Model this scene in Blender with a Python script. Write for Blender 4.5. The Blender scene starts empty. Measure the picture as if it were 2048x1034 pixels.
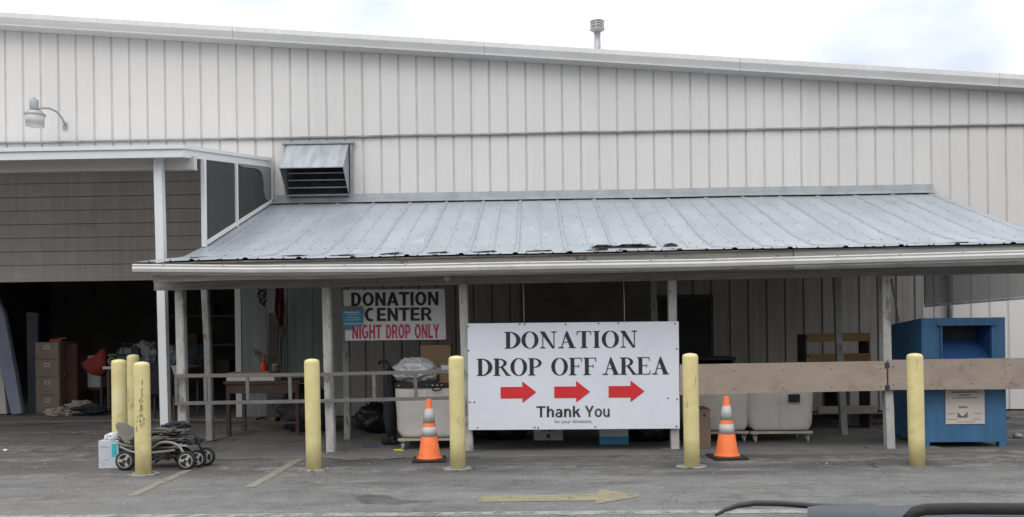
import bpy, bmesh, math, random
from mathutils import Vector, Matrix, noise
random.seed(7)
sc = bpy.context.scene
C = sc.collection
R = math.radians

# ---------------------------------------------------------------- camera
CAM_H, FPX, PSI, RHO, CY = 1.475, 1700.0, R(1.45), 0.0125, 655.5
cam_d = bpy.data.cameras.new('camera'); cam = bpy.data.objects.new('camera', cam_d); C.objects.link(cam)
cam_d.sensor_width = 36; cam_d.lens = FPX / 2048 * 36
cam_d.shift_y = (CY - 517) / 2048
cam_d.clip_start = 0.05; cam_d.clip_end = 3000
r0 = Vector((math.cos(PSI), math.sin(PSI), 0)); f0 = Vector((-math.sin(PSI), math.cos(PSI), 0)); u0 = Vector((0, 0, 1))
rc = r0 * math.cos(RHO) - u0 * math.sin(RHO); uc = r0 * math.sin(RHO) + u0 * math.cos(RHO)
m = Matrix((rc, uc, -f0)).transposed().to_4x4(); m.translation = Vector((0, 0, CAM_H)); cam.matrix_world = m
sc.camera = cam

def ray(px, py):
    x = px - 1024; y = CY - py
    u = x * math.cos(RHO) + y * math.sin(RHO); v = -x * math.sin(RHO) + y * math.cos(RHO)
    return r0 * u + f0 * FPX + u0 * v
def at(px, py, Y):
    d = ray(px, py); return Vector((0, 0, CAM_H)) + d * (Y / d.y)
def G(px, py):
    d = ray(px, py); return Vector((0, 0, CAM_H)) + d * (-CAM_H / d.z)

# ---------------------------------------------------------------- world, sun
w = bpy.data.worlds.new('World'); sc.world = w; w.use_nodes = True
nt = w.node_tree; nt.nodes.clear()
N = nt.nodes.new; L = nt.links.new
out = N('ShaderNodeOutputWorld'); bg = N('ShaderNodeBackground'); L(bg.outputs[0], out.inputs[0])
SUN_EL, SUN_AZ = R(48), R(205)      # behind the camera, a little to the left
sky = N('ShaderNodeTexSky'); sky.sky_type = 'NISHITA'; sky.sun_disc = False
sky.sun_elevation = SUN_EL; sky.sun_rotation = SUN_AZ; sky.air_density = 1.2; sky.dust_density = 3
tc = N('ShaderNodeTexCoord'); sep = N('ShaderNodeSeparateXYZ'); L(tc.outputs['Generated'], sep.inputs[0])
# overcast cloud deck: brighter towards the zenith; low band dimmed to darken the shed
el = N('ShaderNodeFloatCurve'); L(sep.outputs['Z'], el.inputs['Value']); cv = el.mapping.curves[0]
cv.points[0].location = (0, .10); cv.points[1].location = (1, 1); cv.points.new(.16, .20); cv.points.new(.25, .42); cv.points.new(.5, .60); el.mapping.update()
nz = N('ShaderNodeTexNoise'); nz.inputs['Scale'].default_value = 2.6; nz.inputs['Detail'].default_value = 5; nz.inputs['Roughness'].default_value = .5
mp = N('ShaderNodeMapping'); mp.inputs['Scale'].default_value = (1, 1, 2.2); mp.inputs['Location'].default_value = (.35, 0.1, .2)
L(tc.outputs['Generated'], mp.inputs[0]); L(mp.outputs[0], nz.inputs['Vector'])
rp = N('ShaderNodeValToRGB'); rp.color_ramp.elements[0].position = .34; rp.color_ramp.elements[1].position = .50
rp.color_ramp.elements[0].color = (.0, .0, .0, 1); L(nz.outputs['Fac'], rp.inputs[0])
cl = N('ShaderNodeMix'); cl.data_type = 'RGBA'; cl.inputs[6].default_value = (.56, .62, .76, 1); cl.inputs[7].default_value = (1, 1, 1.0, 1)
blob = None
for pxy, wd in (((1800, 95), .018), ((640, 5), .010), ((300, -40), .02)):
    dv = ray(*pxy).normalized(); dt = N('ShaderNodeVectorMath'); dt.operation = 'DOT_PRODUCT'; dt.inputs[1].default_value = dv; L(tc.outputs['Generated'], dt.inputs[0])
    mr = N('ShaderNodeMapRange'); mr.interpolation_type = 'SMOOTHSTEP'; mr.inputs['From Min'].default_value = 1 - wd * .55; mr.inputs['From Max'].default_value = 1.0; L(dt.outputs['Value'], mr.inputs['Value'])
    if blob is None: blob = mr.outputs[0]
    else:
        mxm = N('ShaderNodeMath'); mxm.operation = 'MAXIMUM'; L(blob, mxm.inputs[0]); L(mr.outputs[0], mxm.inputs[1]); blob = mxm.outputs[0]
nb_ = N('ShaderNodeMapRange'); nb_.inputs['From Min'].default_value = .35; nb_.inputs['From Max'].default_value = .6; L(nz.outputs['Fac'], nb_.inputs['Value'])
bm_ = N('ShaderNodeMath'); bm_.operation = 'MULTIPLY'; L(blob, bm_.inputs[0]); L(nb_.outputs[0], bm_.inputs[1])
iv = N('ShaderNodeMath'); iv.operation = 'SUBTRACT'; iv.inputs[0].default_value = 1; L(bm_.outputs[0], iv.inputs[1])
mn = N('ShaderNodeMath'); mn.operation = 'MINIMUM'; L(iv.outputs[0], mn.inputs[0]); L(rp.outputs[0], mn.inputs[1]); L(mn.outputs[0], cl.inputs[0])
mu = N('ShaderNodeVectorMath'); mu.operation = 'SCALE'; L(cl.outputs[2], mu.inputs[0]); eg = N('ShaderNodeMath'); eg.operation = 'MULTIPLY'; eg.inputs[1].default_value = 23.0; L(el.outputs[0], eg.inputs[0]); L(eg.outputs[0], mu.inputs['Scale'])
mx = N('ShaderNodeMix'); mx.data_type = 'RGBA'; mx.inputs[0].default_value = .92
L(sky.outputs[0], mx.inputs[6]); L(mu.outputs[0], mx.inputs[7]); L(mx.outputs[2], bg.inputs[0])
bg.inputs[1].default_value = 0.13
sd = bpy.data.lights.new('sun', 'SUN'); sun = bpy.data.objects.new('sun', sd); C.objects.link(sun)
sd.energy = 0.6; sd.angle = R(30); sd.color = (1, .97, .93)
sun.rotation_euler = (R(90) - SUN_EL, 0, R(180) - SUN_AZ)
sc.view_settings.view_transform = 'Standard'; sc.view_settings.look = 'None'
sc.view_settings.exposure = 0; sc.view_settings.gamma = 1
sc.render.engine = 'CYCLES'

# ---------------------------------------------------------------- materials
def lin(c):
    return tuple(((v / 255) / 12.92 if v / 255 <= .04045 else ((v / 255 + .055) / 1.055) ** 2.4) for v in c)
MATS = {}
def M(name, col, rough=.7, metal=0., var=.12, scale=5., bump=.15, bscale=None, stain=None, streak=0., alpha=None, trans=0., spec=.3, squash=None):
    """procedural paint: base colour, mottling, optional stain (colour, threshold, scale, softness) and vertical streaks"""
    if name in MATS: return MATS[name]
    mt = bpy.data.materials.new(name); mt.use_nodes = True; t = mt.node_tree
    b = t.nodes['Principled BSDF']; n = t.nodes.new; l = t.links.new
    tc = n('ShaderNodeTexCoord'); oi = n('ShaderNodeObjectInfo'); of = n('ShaderNodeVectorMath'); of.operation = 'MULTIPLY_ADD'
    l(oi.outputs['Random'], of.inputs[0]); of.inputs[1].default_value = (31, 17, 23); l(tc.outputs['Object'], of.inputs[2]); own = of.outputs[0]; vec = own
    if squash:
        mp = n('ShaderNodeMapping'); mp.inputs['Scale'].default_value = squash; l(vec, mp.inputs[0]); vec = mp.outputs[0]
    nz = n('ShaderNodeTexNoise'); nz.inputs['Scale'].default_value = scale; nz.inputs['Detail'].default_value = 7; nz.inputs['Roughness'].default_value = .62
    l(vec, nz.inputs['Vector'])
    mr = n('ShaderNodeMapRange'); mr.inputs['From Min'].default_value = .3; mr.inputs['From Max'].default_value = .7
    mr.inputs['To Min'].default_value = 1 - var; mr.inputs['To Max'].default_value = 1 + var; l(nz.outputs['Fac'], mr.inputs['Value'])
    sm = n('ShaderNodeVectorMath'); sm.operation = 'SCALE'; sm.inputs[0].default_value = col; l(mr.outputs[0], sm.inputs['Scale'])
    cur = sm.outputs[0]
    if streak:
        mp = n('ShaderNodeMapping'); mp.inputs['Scale'].default_value = (9, 9, .5); l(tc.outputs['Object'], mp.inputs[0])
        n2 = n('ShaderNodeTexNoise'); n2.inputs['Scale'].default_value = 1.6; n2.inputs['Detail'].default_value = 5; l(mp.outputs[0], n2.inputs['Vector'])
        r2 = n('ShaderNodeMapRange'); r2.inputs['From Min'].default_value = .35; r2.inputs['From Max'].default_value = .65
        r2.inputs['To Min'].default_value = 1 - streak; r2.inputs['To Max'].default_value = 1 + streak * .4; l(n2.outputs['Fac'], r2.inputs['Value'])
        s2 = n('ShaderNodeVectorMath'); s2.operation = 'SCALE'; l(cur, s2.inputs[0]); l(r2.outputs[0], s2.inputs['Scale']); cur = s2.outputs[0]
    for st in (stain or []):
        sc_, th, ss, soft = st[0], st[1], st[2], st[3]
        v = own
        if len(st) > 4:
            mp = n('ShaderNodeMapping'); mp.inputs['Scale'].default_value = st[4]; mp.inputs['Location'].default_value = (3.1, 1.7, .4); l(v, mp.inputs[0]); v = mp.outputs[0]
        n3 = n('ShaderNodeTexNoise'); n3.inputs['Scale'].default_value = ss; n3.inputs['Detail'].default_value = 6; n3.inputs['Roughness'].default_value = .65; l(v, n3.inputs['Vector'])
        r3 = n('ShaderNodeMapRange'); r3.inputs['From Min'].default_value = th; r3.inputs['From Max'].default_value = th + soft; l(n3.outputs['Fac'], r3.inputs['Value'])
        mx = n('ShaderNodeMix'); mx.data_type = 'RGBA'; l(r3.outputs[0], mx.inputs[0]); l(cur, mx.inputs[6]); mx.inputs[7].default_value = (*sc_, 1); cur = mx.outputs[2]
    l(cur, b.inputs['Base Color'])
    b.inputs['Roughness'].default_value = rough; b.inputs['Metallic'].default_value = metal; b.inputs['Specular IOR Level'].default_value = spec
    if trans: b.inputs['Transmission Weight'].default_value = trans
    if alpha is not None: b.inputs['Alpha'].default_value = alpha
    if bump:
        nb = n('ShaderNodeTexNoise'); nb.inputs['Scale'].default_value = bscale or scale * 6; nb.inputs['Detail'].default_value = 5; l(vec, nb.inputs['Vector'])
        bp = n('ShaderNodeBump'); bp.inputs['Strength'].default_value = bump; bp.inputs['Distance'].default_value = .02; l(nb.outputs['Fac'], bp.inputs['Height']); l(bp.outputs[0], b.inputs['Normal'])
    MATS[name] = mt; return mt

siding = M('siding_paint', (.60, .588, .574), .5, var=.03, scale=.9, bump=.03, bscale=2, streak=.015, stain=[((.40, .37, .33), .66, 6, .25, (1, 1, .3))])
siding_shaded = M('siding_paint_shaded', (.36, .345, .325), .55, var=.10, scale=1.4, bump=.06, streak=.14, stain=[((.16, .15, .13), .60, 3, .2, (1, 1, .4))])  # darker copy of the siding paint: shed shade in the colour, plus stains
_t = siding.node_tree; _n = _t.nodes.new; _l = _t.links.new; _b = _t.nodes['Principled BSDF']
_c = _b.inputs['Base Color'].links[0].from_socket; _tc = _n('ShaderNodeTexCoord'); _sp = _n('ShaderNodeSeparateXYZ'); _l(_tc.outputs['Object'], _sp.inputs[0])
_m = _n('ShaderNodeMath'); _m.operation = 'SNAP'; _m.inputs[1].default_value = .9144; _l(_sp.outputs['X'], _m.inputs[0])
_w = _n('ShaderNodeTexWhiteNoise'); _w.noise_dimensions = '1D'; _l(_m.outputs[0], _w.inputs['W'])
_r = _n('ShaderNodeMapRange'); _r.inputs['To Min'].default_value = .97; _r.inputs['To Max'].default_value = 1.02; _l(_w.outputs['Value'], _r.inputs['Value'])
_s = _n('ShaderNodeVectorMath'); _s.operation = 'SCALE'; _l(_c, _s.inputs[0]); _l(_r.outputs[0], _s.inputs['Scale']); _l(_s.outputs[0], _b.inputs['Base Color'])
groove = M('groove_tone', (.50, .48, .46), .7, var=.15, scale=3, bump=0)  # grooves a little darker than the siding pans
trim = M('trim_paint', (.53, .525, .515), .45, var=.05, scale=2, bump=.03, streak=.06)
trim_dk = M('trim_paint_worn', (.52, .52, .515), .5, var=.06, scale=2, bump=.03)
seam_m = M('seam_metal', (.25, .255, .26), .6, var=.3, scale=5, bump=.1)
galv = M('galvanised_sheet', (.325, .35, .38), .42, .25, var=.13, scale=1.3, bump=.05, bscale=7, squash=(1.6, .5, .5), stain=[((.25, .24, .22), .62, 1.5, .2), ((.46, .48, .50), .60, 2.2, .25, (1, .35, 1)), ((.30, .30, .29), .60, 9, .2, (1, .15, 1))])
galv_rib = M('galvanised_rib', (.29, .325, .36), .5, .3, var=.12, scale=4, bump=.04)
galv_dk = M('galvanised_dull', (.33, .345, .365), .45, .5, var=.25, scale=3, bump=.06, squash=(3, 3, .6))
galv_trim = M('galvanised_trim', (.31, .33, .345), .5, .3, var=.16, scale=4, bump=.04, stain=[((.2, .2, .2), .62, 5, .15)])
whitep = M('white_paint', (.66, .67, .68), .4, var=.03, scale=3, bump=.02)
gutter_m = M('gutter_paint', (.50, .50, .49), .4, var=.10, scale=3, bump=.03, stain=[((.25, .24, .22), .62, 4, .2)])
oldwhite = M('peeling_white_paint', (.40, .40, .38), .8, var=.16, scale=9, bump=.5, squash=(1.5, 1.5, .5), stain=[((.15, .14, .125), .60, 9, .04, (3, 3, .6)), ((.20, .18, .16), .56, 2.5, .1)])
oldwood = M('weathered_wood', (.24, .225, .205), .85, var=.25, scale=7, bump=.4, squash=(.4, 2, 5), stain=[((.10, .09, .08), .62, 4, .08)])
darkwood = M('dark_wood', (.085, .072, .062), .85, var=.3, scale=6, bump=.3)
ladder_m = M('ladder_wood', (.155, .145, .138), .8, var=.2, scale=8, bump=.3, squash=(.5, 2, 3))
yellow = M('bollard_yellow', (.61, .53, .26), .62, var=.10, scale=4, bump=.22, bscale=18, stain=[((.42, .33, .17), .60, 5, .16), ((.66, .61, .40), .56, 2, .2), ((.13, .10, .07), .70, 17, .02), ((.26, .22, .14), .60, 11, .10, (1, 1, .25)), ((.10, .08, .06), .70, 6, .03)])
concrete = M('concrete', (.135, .132, .126), .9, var=.2, scale=3, bump=.3, stain=[((.09, .085, .08), .56, 2.2, .18)])
orange = M('cone_orange', (.74, .16, .045), .55, var=.12, scale=6, bump=.03, stain=[((.35, .11, .05), .66, 9, .1)])
reflect = M('cone_sleeve', (.43, .44, .425), .35, var=.08, scale=12, bump=.03)
rubber = M('black_rubber', (.022, .022, .023), .7, var=.2, scale=9, bump=.1)
blackp = M('black_plastic', (.02, .02, .022), .4, var=.2, scale=7, bump=.05)
blackbag = M('black_bag', (.018, .018, .02), .32, var=.2, scale=5, bump=.5, bscale=14)
clearbag = M('clear_bag', (.50, .51, .53), .22, var=.15, scale=7, bump=.5, bscale=11, alpha=.86, spec=.5)
canvas = M('canvas', (.53, .505, .48), .85, var=.08, scale=4, bump=.35, bscale=9, stain=[((.34, .31, .28), .60, 3, .25)])
card = M('cardboard', (.27, .175, .11), .85, var=.1, scale=5, bump=.08)
darkcard = M('cardboard_dark', (.16, .11, .08), .85, var=.15, scale=5, bump=.08)
whitecard = M('white_card', (.60, .62, .65), .6, var=.05, scale=6, bump=.05)
tanwood = M('tan_wood', (.30, .185, .09), .6, var=.2, scale=6, bump=.15, squash=(.5, 2, 4))
palewood = M('pale_wood', (.42, .37, .30), .75, var=.15, scale=6, bump=.2, squash=(.5, 2, 4))
board_m = M('barrier_board_wood', (.325, .265, .215), .8, var=.10, scale=3, bump=.2, squash=(1, 1, 2), stain=[((.26, .185, .15), .56, 2.4, .2), ((.10, .07, .06), .72, 9, .05)])
board2_m = M('barrier_board_grey', (.31, .255, .215), .8, var=.12, scale=3, bump=.2, squash=(1, 1, 2), stain=[((.15, .10, .085), .56, 4.5, .22)])
binblue = M('bin_blue', (.045, .125, .24), .55, var=.12, scale=3, bump=.08, streak=.10, stain=[((.10, .15, .25), .64, 5, .15)])
binblue_dk = M('bin_blue_inside', (.02, .06, .17), .6, var=.2, scale=2, bump=.03)
paper = M('paper', (.50, .45, .41), .8, var=.06, scale=5, bump=.03)
ink = M('ink_black', (.03, .03, .033), .6, var=.05, scale=3, bump=0)
inkgrey = M('ink_grey', (.13, .12, .12), .7, var=.1, scale=3, bump=0)
inkred = M('ink_red', (.58, .03, .035), .5, var=.05, scale=3, bump=0)
inkcrim = M('ink_crimson', (.50, .05, .12), .5, var=.06, scale=3, bump=0)
vinyl = M('banner_vinyl', (.67, .70, .76), .42, var=.035, scale=1.5, bump=.16, bscale=3, stain=[((.52, .53, .55), .60, 2.2, .3)])
signp = M('sign_plastic', (.68, .68, .69), .5, var=.05, scale=3, bump=.02)
bluecard = M('blue_card', (.06, .28, .46), .5, var=.15, scale=6, bump=.02)
teal = M('teal_print', (.05, .42, .50), .5, var=.05, scale=6, bump=0)
whiteprint = M('white_print', (.60, .66, .70), .5, var=.05, scale=6, bump=0)
alu = M('lamp_metal', (.33, .35, .36), .45, .3, var=.1, scale=10, bump=.03)
lens = M('lamp_lens', (.46, .46, .44), .3, var=.1, scale=8, bump=.05)
doorpaint = M('door_panel_paint', (.62, .595, .565), .6, var=.12, scale=1, bump=.08, streak=.08)
doorline = M('door_joint', (.20, .19, .175), .8, bump=0)
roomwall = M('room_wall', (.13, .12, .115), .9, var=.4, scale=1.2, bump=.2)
screen = M('dark_screen', (.06, .06, .06), .6, var=.1, scale=2, bump=0, alpha=.68)
greypanel = M('grey_panel', (.20, .21, .22), .5, var=.08, scale=2, bump=.02)
tan_metal = M('cabinet_tan', (.20, .155, .125), .5, var=.06, scale=3, bump=.02, stain=[((.14, .085, .06), .58, 2.5, .2)])
chrome = M('chrome', (.55, .54, .52), .35, .5, var=.05, bump=0)
bluegrey = M('foam_bluegrey', (.19, .21, .27), .8, var=.12, scale=2, bump=.1)
offwhite = M('off_white', (.42, .40, .36), .8, var=.1, scale=4, bump=.15)
white_en = M('white_enamel', (.52, .52, .53), .4, var=.04, scale=3, bump=.02)
redcloth = M('red_cloth', (.20, .028, .02), .85, var=.2, scale=6, bump=.3)
maroon = M('maroon_cloth', (.10, .02, .03), .85, var=.3, scale=6, bump=.3)
greycloth = M('grey_cloth', (.22, .215, .21), .9, var=.2, scale=9, bump=.4)
darkcloth = M('dark_cloth', (.03, .032, .042), .9, var=.3, scale=6, bump=.3)
tancloth = M('tan_cloth', (.30, .26, .22), .9, var=.2, scale=6, bump=.5)
khaki = M('stroller_fabric', (.10, .095, .085), .85, var=.25, scale=9, bump=.3)
framegrey = M('stroller_tube', (.25, .245, .225), .4, .2, var=.1, scale=8, bump=.02)
wheelgrey = M('wheel_hub', (.36, .36, .34), .5, var=.1, scale=8, bump=.02)
greenp = M('green_plastic', (.03, .13, .03), .5, var=.1, scale=8, bump=.02)
tablewood = M('table_wood', (.075, .048, .034), .6, var=.2, scale=5, bump=.1)
debris_m = M('torn_felt', (.05, .05, .052), .9, var=.4, scale=9, bump=.6)
wiper_m = M('wiper_black', (.03, .033, .036), .5, var=.15, scale=9, bump=.05)
hood_m = M('cowl_plastic', (.045, .052, .058), .5, var=.15, scale=6, bump=.05)

# asphalt ground
def ground_mat():
    mt = bpy.data.materials.new('asphalt'); mt.use_nodes = True; t = mt.node_tree; b = t.nodes['Principled BSDF']; n = t.nodes.new; l = t.links.new
    tc = n('ShaderNodeTexCoord'); v = tc.outputs['Object']
    def nz(s, d=6, r=.6, sc_=None, loc=(0, 0, 0)):
        vv = v
        if sc_:
            mp = n('ShaderNodeMapping'); mp.inputs['Scale'].default_value = sc_; mp.inputs['Location'].default_value = loc; l(v, mp.inputs[0]); vv = mp.outputs[0]
        q = n('ShaderNodeTexNoise'); q.inputs['Scale'].default_value = s; q.inputs['Detail'].default_value = d; q.inputs['Roughness'].default_value = r; l(vv, q.inputs['Vector']); return q.outputs['Fac']
    def rng(x, a, b_, c=0, d=1):
        q = n('ShaderNodeMapRange'); q.inputs['From Min'].default_value = a; q.inputs['From Max'].default_value = b_; q.inputs['To Min'].default_value = c; q.inputs['To Max'].default_value = d; l(x, q.inputs['Value']); return q.outputs[0]
    def mix(f, a, c):
        q = n('ShaderNodeMix'); q.data_type = 'RGBA'; l(f, q.inputs[0])
        for i, z in ((6, a), (7, c)):
            if isinstance(z, tuple): q.inputs[i].default_value = (*z, 1)
            else: l(z, q.inputs[i])
        return q.outputs[2]
    def mul(a, b_):
        q = n('ShaderNodeMath'); q.operation = 'MULTIPLY'; q.use_clamp = True; l(a, q.inputs[0]); l(b_, q.inputs[1]); return q.outputs[0]
    sp = n('ShaderNodeSeparateXYZ'); l(v, sp.inputs[0])
    c = mix(rng(nz(1.1), .35, .65), (.070, .069, .068), (.108, .106, .103))
    # sandy, dusty area on the left
    left = rng(sp.outputs['X'], -2.2, -4.2)
    c = mix(mul(left, rng(nz(.9, 7, .7), .36, .6)), c, (.115, .103, .09))
    # pale worn streaks running along the drive
    c = mix(mul(rng(nz(1.6, 8, .72, (.32, 1.3, 1)), .46, .62), rng(nz(5, 4), .35, .6)), c, (.215, .205, .19))
    # tar and oil patches
    c = mix(rng(nz(.8, 6, .66, (.6, 1.1, 1), (4, 2, 0)), .55, .68, 0, .75), c, (.036, .036, .037))
    # lane of cleaner grey in the foreground
    fore = mul(rng(sp.outputs['Y'], 8.85, 8.35), rng(nz(1.2, 7, .68, (.35, 1.2, 1)), .36, .52))
    c = mix(mul(fore, rng(nz(4, 6, .7), .3, .7, .45, .95)), c, (.160, .159, .157))
    # aggregate
    vo = n('ShaderNodeTexVoronoi'); vo.inputs['Scale'].default_value = 75; l(v, vo.inputs['Vector'])
    sv = n('ShaderNodeSeparateColor'); l(vo.outputs['Color'], sv.inputs[0])
    g = n('ShaderNodeVectorMath'); g.operation = 'SCALE'; l(c, g.inputs[0]); l(rng(sv.outputs[0], 0, 1, .82, 1.18), g.inputs['Scale']); c = g.outputs[0]
    # cracks
    vc = n('ShaderNodeTexVoronoi'); vc.feature = 'DISTANCE_TO_EDGE'; vc.inputs['Scale'].default_value = .55
    mp = n('ShaderNodeMapping'); l(v, mp.inputs[0])
    wq = n('ShaderNodeTexNoise'); wq.inputs['Scale'].default_value = 2.2; wq.inputs['Detail'].default_value = 6; l(v, wq.inputs['Vector'])
    ad = n('ShaderNodeVectorMath'); ad.operation = 'MULTIPLY_ADD'; l(wq.outputs['Color'], ad.inputs[0]); ad.inputs[1].default_value = (.7, .7, 0); l(mp.outputs[0], ad.inputs[2]); l(ad.outputs[0], vc.inputs['Vector'])
    cr = mul(rng(vc.outputs['Distance'], .006, .001), rng(nz(.6), .46, .58, 0, .8))
    c = mix(cr, c, (.025, .025, .025))
    l(c, b.inputs['Base Color']); b.inputs['Roughness'].default_value = .9; b.inputs['Specular IOR Level'].default_value = .2
    bp = n('ShaderNodeBump'); bp.inputs['Strength'].default_value = .6; bp.inputs['Distance'].default_value = .012; l(nz(45, 4), bp.inputs['Height']); l(bp.outputs[0], b.inputs['Normal'])
    return mt
asphalt = ground_mat()
def faded(name, col, th, sc_=6, amax=.8):
    """worn road paint: alpha broken up by noise"""
    mt = M(name, col, .85, var=.15, scale=6, bump=.2); t = mt.node_tree; n = t.nodes.new; l = t.links.new
    q = n('ShaderNodeTexNoise'); q.inputs['Scale'].default_value = sc_; q.inputs['Detail'].default_value = 9; q.inputs['Roughness'].default_value = .75
    tc = n('ShaderNodeTexCoord'); l(tc.outputs['Object'], q.inputs['Vector'])
    r = n('ShaderNodeMapRange'); r.inputs['From Min'].default_value = th - .06; r.inputs['From Max'].default_value = th + .12; r.inputs['To Max'].default_value = amax; l(q.outputs['Fac'], r.inputs['Value'])
    l(r.outputs[0], t.nodes['Principled BSDF'].inputs['Alpha']); return mt
paintyel = faded('worn_yellow_paint', (.25, .215, .145), .33, 9, .85)
paintgrey = faded('worn_grey_paint', (.24, .225, .18), .33, 7, .85)
splash = faded('cement_splash', (.26, .25, .23), .47, 9)

# ---------------------------------------------------------------- mesh helpers
class MB:
    def __init__(s): s.b = bmesh.new(); s.mi = 0
    def _add(s, vs, fs):
        v = [s.b.verts.new(p) for p in vs]
        o = []
        for f in fs:
            try: q = s.b.faces.new([v[i] for i in f]); q.material_index = s.mi; o.append(q)
            except ValueError: pass
        return v, o
    def box(s, x0, x1, y0, y1, z0, z1, bev=0, mtx=None):
        vs = [(x, y, z) for x in (x0, x1) for y in (y0, y1) for z in (z0, z1)]
        if mtx: vs = [mtx @ Vector(p) for p in vs]
        v, f = s._add(vs, [(0, 1, 3, 2), (4, 6, 7, 5), (0, 4, 5, 1), (2, 3, 7, 6), (0, 2, 6, 4), (1, 5, 7, 3)])
        if bev:
            ed = list({e for q in f for e in q.edges})
            r = bmesh.ops.bevel(s.b, geom=ed, offset=bev, segments=2, affect='EDGES', profile=.6)
            for q in r['faces']: q.material_index = s.mi
        return s
    def bar(s, p, q, wx, wy, bev=0, up=(0, 1, 0)):
        """rectangular bar from p to q, wx wide, wy deep (towards up)"""
        p = Vector(p); q = Vector(q); d = (q - p); Ln = d.length; d.normalize(); u = Vector(up)
        u = (u - d * u.dot(d)).normalized(); r = u.cross(d)
        m = Matrix((r, u, d)).transposed().to_4x4(); m.translation = p
        return s.box(-wx / 2, wx / 2, -wy / 2, wy / 2, 0, Ln, bev, m)
    def cyl(s, p, q, r0_, r1=None, n=16, cap=True):
        return s.tube([p, q], [r0_, r0_ if r1 is None else r1], n, cap)
    def tube(s, pts, rad, n=10, cap=True):
        pts = [Vector(p) for p in pts]
        if not isinstance(rad, (list, tuple)): rad = [rad] * len(pts)
        rings = []; u = None
        for i, p in enumerate(pts):
            d = (pts[min(i + 1, len(pts) - 1)] - pts[max(i - 1, 0)]).normalized()
            if u is None: u = d.orthogonal().normalized()
            else: u = (u - d * u.dot(d)).normalized()
            r = d.cross(u)
            rings.append([s.b.verts.new(p + (u * math.cos(a) + r * math.sin(a)) * rad[i]) for a in [2 * math.pi * k / n for k in range(n)]])
        for a, b in zip(rings, rings[1:]):
            for k in range(n):
                q = s.b.faces.new((a[k], a[(k + 1) % n], b[(k + 1) % n], b[k])); q.material_index = s.mi; q.smooth = True
        if cap:
            for q in (s.b.faces.new(rings[0][::-1]), s.b.faces.new(rings[-1])): q.material_index = s.mi
        return s
    def lathe(s, prof, n=24, o=(0, 0, 0), ax='z'):
        """prof = [(r, h)...] round an axis through o"""
        o = Vector(o); rings = []
        for r, h in prof:
            ring = []
            for k in range(n):
                a = 2 * math.pi * k / n; c, d = r * math.cos(a), r * math.sin(a)
                ring.append(s.b.verts.new(o + (Vector((c, d, h)) if ax == 'z' else Vector((c, h, d)) if ax == 'y' else Vector((h, c, d)))))
            rings.append(ring)
        for a, b in zip(rings, rings[1:]):
            for k in range(n):
                q = s.b.faces.new((a[k], a[(k + 1) % n], b[(k + 1) % n], b[k])); q.material_index = s.mi; q.smooth = True
        for rg in (rings[0][::-1], rings[-1]):
            q = s.b.faces.new(rg); q.material_index = s.mi
        return s
    def prism(s, poly, fn, t0, t1):
        """poly of 2D points; fn(a, b, t) -> 3D; thickness from t0 to t1"""
        n = len(poly)
        vs = [fn(a, b, t0) for a, b in poly] + [fn(a, b, t1) for a, b in poly]
        s._add(vs, [tuple(range(n))[::-1], tuple(range(n, 2 * n))] + [(i, (i + 1) % n, n + (i + 1) % n, n + i) for i in range(n)])
        return s
    def lump(s, c, r, amp=.2, freq=2.5, seed=0, flat=None, sub=4, ridged=False):
        c = Vector(c); bb = bmesh.ops.create_icosphere(s.b, subdivisions=sub, radius=1)
        off = Vector((seed * 7.3, seed * 3.1, seed * 1.7))
        for v in bb['verts']:
            p = v.co.copy(); k = noise.fractal(p * freq + off, .9, 2.1, 4)
            if ridged: k = abs(k) * 1.6 - .3
            q = p * (1 + amp * k); q = Vector((q.x * r[0], q.y * r[1], q.z * r[2]))
            if flat is not None and q.z < flat: q.z = flat + (q.z - flat) * .08
            v.co = c + q
            for f in v.link_faces: f.smooth = True; f.material_index = s.mi
        return s
    def build(s, name, mats, parent=None, loc=None, smooth=False):
        me = bpy.data.meshes.new(name)
        bmesh.ops.recalc_face_normals(s.b, faces=s.b.faces[:])
        if smooth:
            for f in s.b.faces: f.smooth = True
        s.b.to_mesh(me); s.b.free()
        for q in (mats if isinstance(mats, (list, tuple)) else [mats]): me.materials.append(q)
        o = bpy.data.objects.new(name, me); C.objects.link(o)
        if parent:
            o.parent = parent
            o.matrix_parent_inverse = Matrix.Identity(4)
        if loc is not None: o.location = loc
        return o
def tag(o, label=None, cat=None, group=None, kind=None):
    if label: o['label'] = label
    if cat: o['category'] = cat
    if group: o['group'] = group
    if kind: o['kind'] = kind
    return o
def thing(name, label, cat, loc=(0, 0, 0), rz=0, group=None):
    o = bpy.data.objects.new(name, None); C.objects.link(o); o.empty_display_size = .1
    o.location = loc; o.rotation_euler = (0, 0, rz); return tag(o, label, cat, group)
def dup(root, loc, rz, label, group=None):
    r = root.copy(); C.objects.link(r); r.location = loc; r.rotation_euler = (0, 0, rz); r['label'] = label
    for ch in list(root.children):
        c = ch.copy(); C.objects.link(c); c.parent = r
        for g in ch.children:
            d = g.copy(); C.objects.link(d); d.parent = c
    return r

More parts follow.
